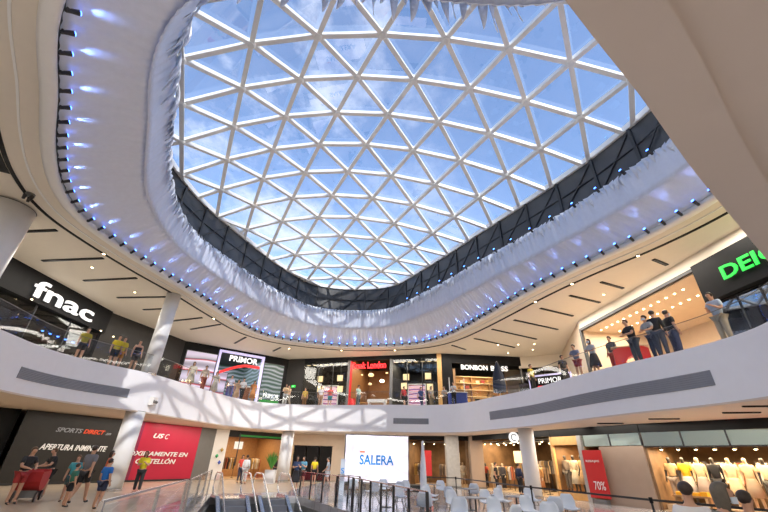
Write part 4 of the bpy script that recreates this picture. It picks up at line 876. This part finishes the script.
person('person in white standing at the wooden shop entrance', (-9.2, 30.0, 0), 3.0, 'stand', ('long_shirt', W_), ('trousers', (.6, .6, .6)))
person('person in black inside the wooden shop', (-8.2, 34.5, 0), .2, 'stand', ('long_shirt', K_), ('trousers', K_))
person('person with orange top inside the wooden shop', (-7.7, 36.6, 0), .2, 'stand', ('shirt', (.6, .15, .05)), ('trousers', (.4, .4, .4)))
person('person with short dark hair and white top seen from behind, front right', az(683, 482, 6.6), 2.5, 'stand', ('shirt', (.72, .72, .74)), ('trousers', (.1, .1, .14)), hair='short', hs=.84)
person('person with grey hair, blue mask and grey top, right foreground', az(712, 476, 5.6), 1.3, 'phone', ('shirt', (.16, .155, .14)), ('trousers', (.12, .12, .1)), hair='long', hs=.86, hcol=pm('grey brown hair', (.11, .095, .075), .6, var=.3, scale=30), mask=True)
person('person in dark green top at the far right foreground', az(738, 482, 6.9), 1.8, 'stand', ('shirt', (.05, .06, .05)), ('trousers', K_), hair='short', hs=.80)
person('shopper in black between the racks of the right shop', (8.2, 29.6, 0), 1.0, 'stand', ('shirt', K_), ('trousers', K_))
person('shopper in dark blue beside the right column', (9.0, 27.2, 0), 2.0, 'stand', ('long_shirt', (.02, .03, .08)), ('trousers', K_))
# ---- red cart
t = thing('toy_cart', 'large red fabric push cart in front of the dark hoarding', 'cart', az(33, 480, 20.6), .5)
mb = MB(); n = 10
for k in range(n + 1):
    a = math.pi * k / n; y = -.75 * math.cos(a); z = .95 - .62 * math.sin(a) ** .6
    mb.v += [V((-.35, y, z)), V((.35, y, z)), V((.30, y * .92, z + .05)), V((-.30, y * .92, z + .05))]
for k in range(n):
    for q in range(4): r = (q + 1) % 4; mb.f.append((k * 4 + q, k * 4 + r, k * 4 + 4 + r, k * 4 + 4 + q))
mb.f += [(3, 2, 1, 0), (n * 4, n * 4 + 1, n * 4 + 2, n * 4 + 3)]
mb.add([(-.35, -.75 * math.cos(math.pi * k / n), .95 - .62 * math.sin(math.pi * k / n) ** .6) for k in range(n + 1)], [tuple(range(n + 1))]); mb.add([(.35, -.75 * math.cos(math.pi * k / n), .95 - .62 * math.sin(math.pi * k / n) ** .6) for k in range(n + 1)], [tuple(range(n + 1))[::-1]])
mb.build('body', colmat((.42, .02, .02)), t)
MB().tube([(-.3, .7, .9), (-.3, 1.0, 1.05), (.3, 1.0, 1.05), (.3, .7, .9)], .02, 8).build('handle', M['darkpost'], t)
for x in (-.33, .33):
    for y in (-.45, .45): MB().tube([(x - .03, y, .16), (x + .03, y, .16)], .16, 16).build('wheel', M['darkpost'], t)
MB().box((-.3, -.48, .14), (.3, -.42, .36)).build('axle', M['grey'], t); MB().box((-.3, .42, .14), (.3, .48, .36)).build('axle', M['grey'], t)
# ---- people on the upper walkway
def up(px, d, label, rz, kind, top, bottom, **k):
    """stand on the upper floor d metres behind the parapet, in the direction of a photo column"""
    v = _F * FPX + _r * (px - 384) - _u * (350 - 256); v = v.to_2d().normalized(); best = None
    for i in range(NR):
        p = FR[i]; c = abs(p.normalized().angle(v)) if p.length > 5 else 9
        if p.dot(v) > 5 and (best is None or c < best[0]): best = (c, p)
    q = best[1] + v * d; person(label, (q.x, q.y, ZU), rz, kind, top, bottom, **k)
up(574, .9, 'person in a grey top and red shorts, farthest left at the right balustrade', -1.0, 'lean', ('shirt', (.18, .22, .32)), ('shorts', (.35, .04, .03)))
up(592, .9, 'person in a pale blouse and black skirt at the right balustrade', -1.2, 'lean', ('shirt', (.45, .47, .5)), ('skirt', K_), hair='long', mask=True)
up(610, 1.6, 'person in red trousers beside the red display, right balustrade', -1.2, 'stand', ('shirt', (.08, .08, .08)), ('trousers', (.45, .05, .03)))
up(637, .6, 'person in a black t-shirt and dark shorts at the right balustrade, grey hair', -1.4, 'lean', ('shirt', K_), ('trousers', (.05, .06, .07)), hcol=HAIRB, hs=1.12)
up(655, .6, 'person in a pale grey t-shirt and jeans, masked, at the right balustrade', -1.3, 'lean', ('shirt', (.35, .38, .4)), ('trousers', (.03, .04, .08)), mask=True, hs=1.08)
up(667, .6, 'person in a black jacket left of the pair at the right balustrade', 2.2, 'stand', ('long_shirt', K_), ('trousers', (.04, .05, .08)), hs=1.14)
up(680, 1.15, 'person in a black top right of the pair at the right balustrade', 1.6, 'stand', ('shirt', K_), ('trousers', (.03, .04, .1)), hs=1.14, mask=True)
person('person in a light grey shirt standing in the entrance of the golden shop', (12.25, 12.7, ZU), -1.4, 'phone', ('shirt', (.35, .42, .52)), ('trousers', (.3, .26, .2)), hs=1.16)
for px, dd, l, top, bot in ((117, .8, 'a bright yellow shirt, left of its yellow twin', (.65, .5, .02), K_), (124, .9, 'a yellow shirt and orange bag', (.6, .45, .03), (.5, .2, .03)), (137, .7, 'a black vest with bare arms', K_, (.05, .05, .06)), (83, 1.2, 'a dark yellow top deep in shade', (.35, .3, .03), K_)):
    up(px, dd, 'person in ' + l + ' at the left balustrade', .9, 'stand', ('vest' if 'vest' in l else 'shirt', top), ('shorts', bot))
for px, dd, l, top, bot, hair in ((198, 1.4, 'beige dress before the red and white screen', (.5, .45, .35), (.5, .45, .35), 'long'), (212, 1.2, 'cream top before the red and white screen', (.55, .45, .35), (.3, .08, .05), 'short'), (224, 1.9, 'white top at the portal left post', (.55, .5, .42), (.4, .35, .3), 'long'), (238, 1.3, 'pale lilac shirt inside the portal', (.5, .5, .65), (.1, .12, .25), 'short'), (246, 2.3, 'sand coloured dress at the portal', (.45, .3, .2), (.45, .3, .2), 'long'), (251, 1.1, 'white shirt near the portal right post', (.6, .6, .62), K_, 'short'), (260, 1.2, 'orange dress right of the portal', (.5, .2, .06), (.5, .2, .06), 'long')):
    up(px, dd, 'person in ' + l, .6, 'walk', ('shirt', top), ('skirt' if hair == 'long' else 'trousers', bot), hair=hair)
for px, dd, l, top, bot in ((292, 1.0, 'cream jacket by the dark back wall', (.55, .42, .25), (.5, .5, .48)), (296, 1.5, 'sand cardigan by the dark back wall', (.45, .33, .2), (.35, .3, .25)), (312, 2.5, 'striped yellow brown top at the left back shop window', (.45, .3, .05), (.2, .1, .04)), (325, 1.4, 'white shirt walking past the left back shop', (.7, .7, .72), (.35, .2, .12)), (335, 1.6, 'coral red t-shirt and teal shorts passing the back shop', (.75, .12, .10), (.03, .2, .24)), (362, 1.2, 'grey green top before the red sign shop', (.3, .42, .36), (.08, .1, .1)), (404, 2.0, 'red t-shirt before the right back shop', (.55, .03, .03), K_), (419, 2.2, 'navy blue top before the right back shop', (.02, .05, .2), (.03, .04, .1)), (430, 2.0, 'beige top beside the gold pillar', (.45, .38, .28), (.2, .16, .1)), (443, 2.3, 'grey shirt before the black wall', (.3, .3, .3), (.12, .08, .06)), (451, .8, 'white shirt beside the wooden door frame', (.6, .62, .64), K_), (528, 1.6, 'yellow shirt before the small lit frame', (.5, .4, .03), K_), (560, 2.2, 'dark clothes at the corridor on the right', K_, K_)):
    up(px, dd, 'person in ' + l, random.uniform(-.9, .9), random.choice(['stand', 'walk', 'phone']), ('shirt', top), ('shorts' if px in (335, 325, 404) else 'trousers', bot), hair='long' if px in (292, 312, 430) else 'short')
# red display on the right walkway
v = (_F * FPX + _r * (630 - 384) - _u * (350 - 256)).to_2d().normalized(); q = v * 20.3
t = thing('red_display', 'red curved promotional display with arched opening behind the right balustrade', 'display stand', (q.x, q.y, ZU), -.5); t.scale = (.78, .6, .8)
mb = MB(); arch = [(-.9, 0), (-.9, 1.15), (-.6, 1.3), (.6, 1.3), (.9, 1.15), (.9, 0), (.4, 0), (.36, .5), (.2, .7), (0, .76), (-.2, .7), (-.36, .5), (-.4, 0)]
tr = tessellate_polygon([[V((x, z, 0)) for x, z in arch]]); n = len(arch); mb.v = [V((x, -.3, z)) for x, z in arch] + [V((x, .3, z)) for x, z in arch]; mb.f = [tuple(f) for f in tr] + [tuple(i + n for i in f)[::-1] for f in tr] + [(i, (i + 1) % n, (i + 1) % n + n, i + n) for i in range(n)]
mb.build('body', pm('red lacquer', (.65, .03, .02), .3, emit=.1), t); MB().box((-.95, -.34, 1.3), (.95, .34, 1.36)).build('top', M['cream'], t)
# ---- mannequins and clothes racks
MANN = pm('cream mannequin', (.62, .48, .32), .4); MB_ = pm('dark mannequin', (.05, .045, .04), .4)
_g7 = [0]
def mann(seg, px, d, label, top, bot, group=None, z=0, dark=False, h=1.05, kind='stand'):
    u, _ = hit(px, 470, seg, d); u = max(.5, min(u, seg.L - .5))
    if seg is G7: u = .55 + .57 * _g7[0]; _g7[0] += 1
    q = seg.P(u, d, z); figure('mannequin', 'mannequin', label, q, seg.rot, kind, top, bot, hair=None, hs=h, skin=MB_ if dark else MANN, shoe=None)
for k, (px, top, bot, l) in enumerate(((550, ('long_shirt', (.35, .28, .2)), ('trousers', (.2, .17, .13)), 'brown trousers, left'), (562, ('long_shirt', (.8, .66, .42)), ('skirt', (.7, .58, .38)), 'long cream dress, middle'), (573, ('shirt', (.6, .38, .16)), ('skirt', (.5, .3, .13)), 'tan dress, right'))):
    figure('mannequin', 'mannequin', 'mannequin in %s one of the three in the lit window box' % l, G6.P(.38 + .56 * k, .5, .35), G6.rot, 'stand', top, bot, hair=None, hs=1.1, skin=MB_, shoe=None)
struct(G6.box('floor_plinth', .1, 2.0, .1, 1.6, .03, .35, M['gold']))
for px, sg, top, bot, l in ((463, G4, ('shirt', (.7, .62, .5)), ('shorts', (.5, .45, .35)), 'pale outfit between the two stone pillars'), (421, G4, ('long_shirt', (.12, .1, .1)), ('trousers', (.1, .08, .07)), 'dark outfit at the left of the back shop'), (503, G5, ('long_shirt', (.08, .07, .07)), ('trousers', K_), 'black outfit under the ceiling spots'), (493, G5, ('shirt', (.5, .38, .24)), ('skirt', (.45, .35, .24)), 'beige dress left of the column'), (486, G5, ('shirt', (.4, .06, .03)), ('trousers', K_), 'red top near the grey pillar'),
                          (539, G5, ('long_shirt', (.55, .3, .12)), ('skirt', (.35, .16, .08)), 'rust coloured dress right of the column'),
                          (648, G7, ('shirt', (.7, .5, .25)), ('trousers', (.4, .32, .25)), 'tan top left of the yellow garments'), (664, G7, ('shirt', (.85, .5, .02)), ('skirt', (.6, .55, .5)), 'bright yellow top and grey skirt'), (655, G7, ('long_shirt', (.75, .6, .35)), ('skirt', (.45, .36, .3)), 'cream top behind the yellow garments'), (676, G7, ('long_shirt', K_), ('trousers', K_), 'black coat right of the yellow top'),
                          (693, G7, ('long_shirt', (.8, .62, .36)), ('skirt', (.75, .58, .34)), 'long golden cream dress'), (705, G7, ('shirt', (.7, .52, .3)), ('skirt', (.4, .3, .2)), 'tan dress beside the golden one'), (716, G7, ('shirt', (.8, .68, .4)), ('trousers', (.1, .1, .08)), 'pale yellow top over dark trousers'), (728, G7, ('long_shirt', (.12, .12, .1)), ('skirt', (.65, .6, .5)), 'black and white dress'), (740, G7, ('shirt', (.2, .17, .14)), ('skirt', (.1, .09, .08)), 'dark dress by the cream wall')):
    mann(sg, px, 1.1 if sg is not G7 else .9, 'mannequin in ' + l, top, bot, dark=(px % 2 == 0), h=1.12 if sg is G7 else 1.0, z=.03 if sg is not G7 else .25)
struct(G7.box('floor_plinth', .2, 4.6, .2, 1.6, .03, .25, M['tan']))
GM = {}
def garment(c):
    if 'm' not in GM:
        mb = MB(); n = 9; mb.v = []
        for y in (-.035, .035):
            mb.v += [V((x, y * s, z)) for x, z, s in ((-.05, 0, .4), (-.22, -.06, .8), (-.27, -.32, .7), (-.19, -.33, 1), (-.19, -.85, 1.3), (.19, -.85, 1.3), (.19, -.33, 1), (.27, -.32, .7), (.22, -.06, .8), (.05, 0, .4))]
        k = 10; tr = tessellate_polygon([[V((v.x, v.z, 0)) for v in mb.v[:10]]]); mb.f = [tuple(f) for f in tr] + [tuple(i + k for i in f)[::-1] for f in tr] + [(i, (i + 1) % k, (i + 1) % k + k, i + k) for i in range(k)]
        o = mb.build('garment', SKIN); GM['m'] = o.data; bpy.data.objects.remove(o); GM['m'].materials.clear(); GM['m'].materials.append(None)
    o = bpy.data.objects.new('garment', GM['m']); C.objects.link(o); o.material_slots[0].link = 'OBJECT'; o.material_slots[0].material = colmat(c); return o
PAL = [(.5, .36, .2), (.25, .18, .12), (.06, .05, .05), (.6, .5, .38), (.35, .1, .05), (.65, .6, .52), (.15, .13, .12), (.5, .3, .08)]
def rack(seg, u, d, n, label, grp, pal=PAL, h=1.5, w_=1.3, z=.03):
    q = seg.P(u, d, z); t = thing('clothes_rack', label, 'clothes rack', q, seg.rot)
    for x in (-w_ / 2, w_ / 2): MB().bar((x, 0, 0), (x, 0, h), .03, .03).build('upright', M['darkpost'], t); MB().bar((x, -.25, .015), (x, .25, .015), .04, .03).build('foot', M['darkpost'], t)
    MB().bar((-w_ / 2, 0, h), (w_ / 2, 0, h), .03, .03).build('rail', M['darkpost'], t)
    for k in range(n):
        o = garment(random.choice(pal)); x = -w_ / 2 + w_ * (k + .5) / n; v = Matrix.Rotation(seg.rot, 3, 'Z') @ V((x, 0, h - .03)); o.location = q + v; o.rotation_euler = (0, 0, seg.rot + math.pi / 2 + random.uniform(-.5, .5)); tag(o, 'garment hanging on ' + grp, 'garment', 'garments on ' + grp)
for k, (sg, u, d, g) in enumerate(((G4, .9, 1.6, 'the rack at the far left of the back shop'), (G4, 3.0, 2.2, 'the rack behind the grey stone pillar'), (G5, 1.2, 2.4, 'the rack behind the beige stone pillar'), (G5, 2.9, 1.4, 'the front rack left of the right column'), (G5, 4.4, 2.6, 'the rear rack left of the right column'), (G5, 6.0, 1.5, 'the rack right behind the column'), (G5, 7.5, 2.4, 'the rack beside the lit window box'),
                                   (G7, .9, 2.6, 'the left rack behind the yellow garments'), (G7, 2.5, 2.6, 'the middle rack of the right shop'), (G7, 4.1, 2.3, 'the right rack near the cream wall'), (G5, 1.3, 4.6, 'the rear wall rack, leftmost, of the right shop'), (G5, 3.0, 4.8, 'the rear wall rack, second, of the right shop'), (G5, 4.8, 4.4, 'the rear wall rack, third, of the right shop'), (G5, 6.6, 3.6, 'the rear wall rack, rightmost, of the right shop'), (G2, 2.2, 2.0, 'the rack at the left of the wooden shop'), (G2, 4.8, 2.6, 'the rack at the right of the wooden shop'))):
    rack(sg, u, d, 9, 'black metal clothes rack: ' + g, g, h=1.55 if (sg is not G7 and 'wall' not in g) else 2.0)
# folded yellow tops on a table
u, z = hit(667, 470, G7, .2); q = G7.P(1.55, -.45, 0)
t = thing('display_table', 'low wooden display table with bright yellow clothes before the right shop', 'table', q, G7.rot); MB().box((-.7, -.3, .62), (.7, .3, .68)).build('tabletop', M['wood'], t)
for x in (-.6, .6): MB().box((x - .04, -.26, 0), (x + .04, .26, .62)).build('leg', M['wood'], t)
for k in range(4):
    v = Matrix.Rotation(G7.rot, 3, 'Z') @ V((-.45 + .3 * k, 0, .68)); tag(MB().box((-.12, -.18, 0), (.12, .18, .12 + .04 * (k % 2))).build('folded_garment', colmat((.85, .45, .02)), loc=q + v, rotz=G7.rot), 'bright yellow folded garment pile on the low table', 'folded garment', 'yellow folded garments')
q = G7.P(5.1, -.5, 0); t = thing('display_table', 'bright red draped table with small wooden figures at the right edge', 'table', q, G7.rot); mb = MB().box((-.8, -.4, .04), (.8, .4, 1.15)); mb.build('drape', colmat((.7, .05, .02)), t)
for k in range(4):
    v = Matrix.Rotation(G7.rot, 3, 'Z') @ V((-.55 + .35 * k, 0, 1.15)); o = MB().lathe([(.06, 0), (.05, .02), (.015, .05), (.02, .25), (.05, .3), (.015, .36)], 10).build('wooden_figure', M['wood'], loc=q + v); tag(o, 'small dark wooden figure standing on the red draped table', 'figurine', 'wooden figures on the red table')
tag(G4.box('wall_banner', 1.55, 2.15, -.2, -.16, .7, 2.5, colmat((.6, .03, .03))), 'tall red hanging garment banner left of the grey pillar', 'banner')
# track spotlights in the ground floor shops
for sg, us, d, g in ((G4, [.4, 1.3, 2.2, 3.1, 4.0], .8, 'back shop behind the pillars'), (G5, [.5 + .75 * k for k in range(11)], .9, 'right shop left of the lit box'), (G5, [.8 + .9 * k for k in range(9)], 2.6, 'right shop, second row'), (G7, [.5 + .7 * k for k in range(7)], .6, 'shop at the right edge')):
    z = 3.05 if sg is not G7 else 2.5
    lamp_row(sg, us, d, z, 'small warm track spotlight in the ' + g, M['glow'], 'track spotlights, ' + g, .07)
    tag(sg.box('lighting_track', us[0] - .3, us[-1] + .3, d - .02, d + .02, z + .1, z + .14, M['darkpost']), 'thin black lighting track in the ' + g, 'lighting track')
for sg, u, d, z, l in ((G5, 2.0, 3.0, 2.3, 'left'), (G5, 3.4, 5.5, 2.2, 'middle'), (G4, 2.6, 4.5, 2.2, 'rear')):
    tag(sg.box('lit_display', u, u + 1.1, d, d + .05, z - .5, z + .3, M['cream_light']), 'warm lit display panel deep in the ground floor shop, ' + l + ' one', 'light panel')
# ---- lamps of the shops (real light)
def shoplight(seg, u, d, z, s, e, col=(1, .74, .45), sy=None): q = seg.P(u, d, z); area('shop_light', q, s, e, col, sy, (0, 0, seg.rot))
for u in (1.5, 4.5, 7.5): shoplight(G5, u, 2.0, 3.2, 2.4, 130)
shoplight(G4, 2.4, 2.2, 3.2, 3.0, 130); shoplight(G6, 1.1, .6, 2.7, 1.3, 80); shoplight(G7, 1.5, 1.2, 2.5, 2.0, 170); shoplight(G7, 3.8, 1.2, 2.5, 2.0, 170); shoplight(G7, 6.5, 1, 3.3, 2, 90)
shoplight(G2, 3.5, 2.2, 3.3, 3.0, 140)
shoplight(R2, 2.0, 2.0, 9.4, 2.6, 170, (1, .82, .6)); shoplight(R2, 5.5, 2.0, 9.4, 2.6, 170, (1, .82, .6)); shoplight(R2, 14, 2.0, 9.4, 2.6, 180); shoplight(R2, 18, 2.0, 9.4, 2.6, 160)
shoplight(R0, 4, 1.4, 9.3, 3, 150, (1, .75, .45)); shoplight(B1, 4, 1.8, 9.8, 3, 150, (1, .85, .65)); shoplight(B1, 8.5, 2, 9.8, 3, 90, (1, .75, .5)); shoplight(B1, 12.7, 1.8, 9.8, 3, 150, (1, .85, .65)); shoplight(L3, 5, 2, 9.7, 3, 120, (.9, .9, 1)); shoplight(L1, 7, 3, 9.8, 5, 60, (.8, .85, 1))
# added fill: unseen area lights under both ceilings, bounced up off the floors
def walk(pts, z, e, col, w_=1.2):
    for (x0, y0), (x1, y1) in zip(pts, pts[1:]):
        l = math.hypot(x1 - x0, y1 - y0); area('walkway_fill', ((x0 + x1) / 2, (y0 + y1) / 2, z), l * .9, e * l, col, w_, (0, 0, math.atan2(y1 - y0, x1 - x0)))
WK = (1, .93, .83)
walk([(-16.5, 8), (-17, 16), (-16.5, 23), (-14, 29), (-9, 34.6)], Z_C - .05, 26, WK); walk([(-9, 34.8), (3, 32.6), (9.5, 31), (12, 26), (12.3, 20), (13, 14), (14.5, 7)], Z_C - .05, 26, WK)
walk([(-17.5, 12), (-17.5, 21), (-15, 28.5), (-10, 34.5), (2, 33.8), (8.5, 29), (11.3, 22.5), (14.2, 16), (16, 9)], Z_S - .03, 14, WK); walk([(-14, -6), (-4, -8), (6, -5), (14, 1)], Z_S - .03, 30, WK, 2.5); walk([(-11, 3), (-3, -2), (7, -1), (14, 4)], Z_C - .05, 45, WK)
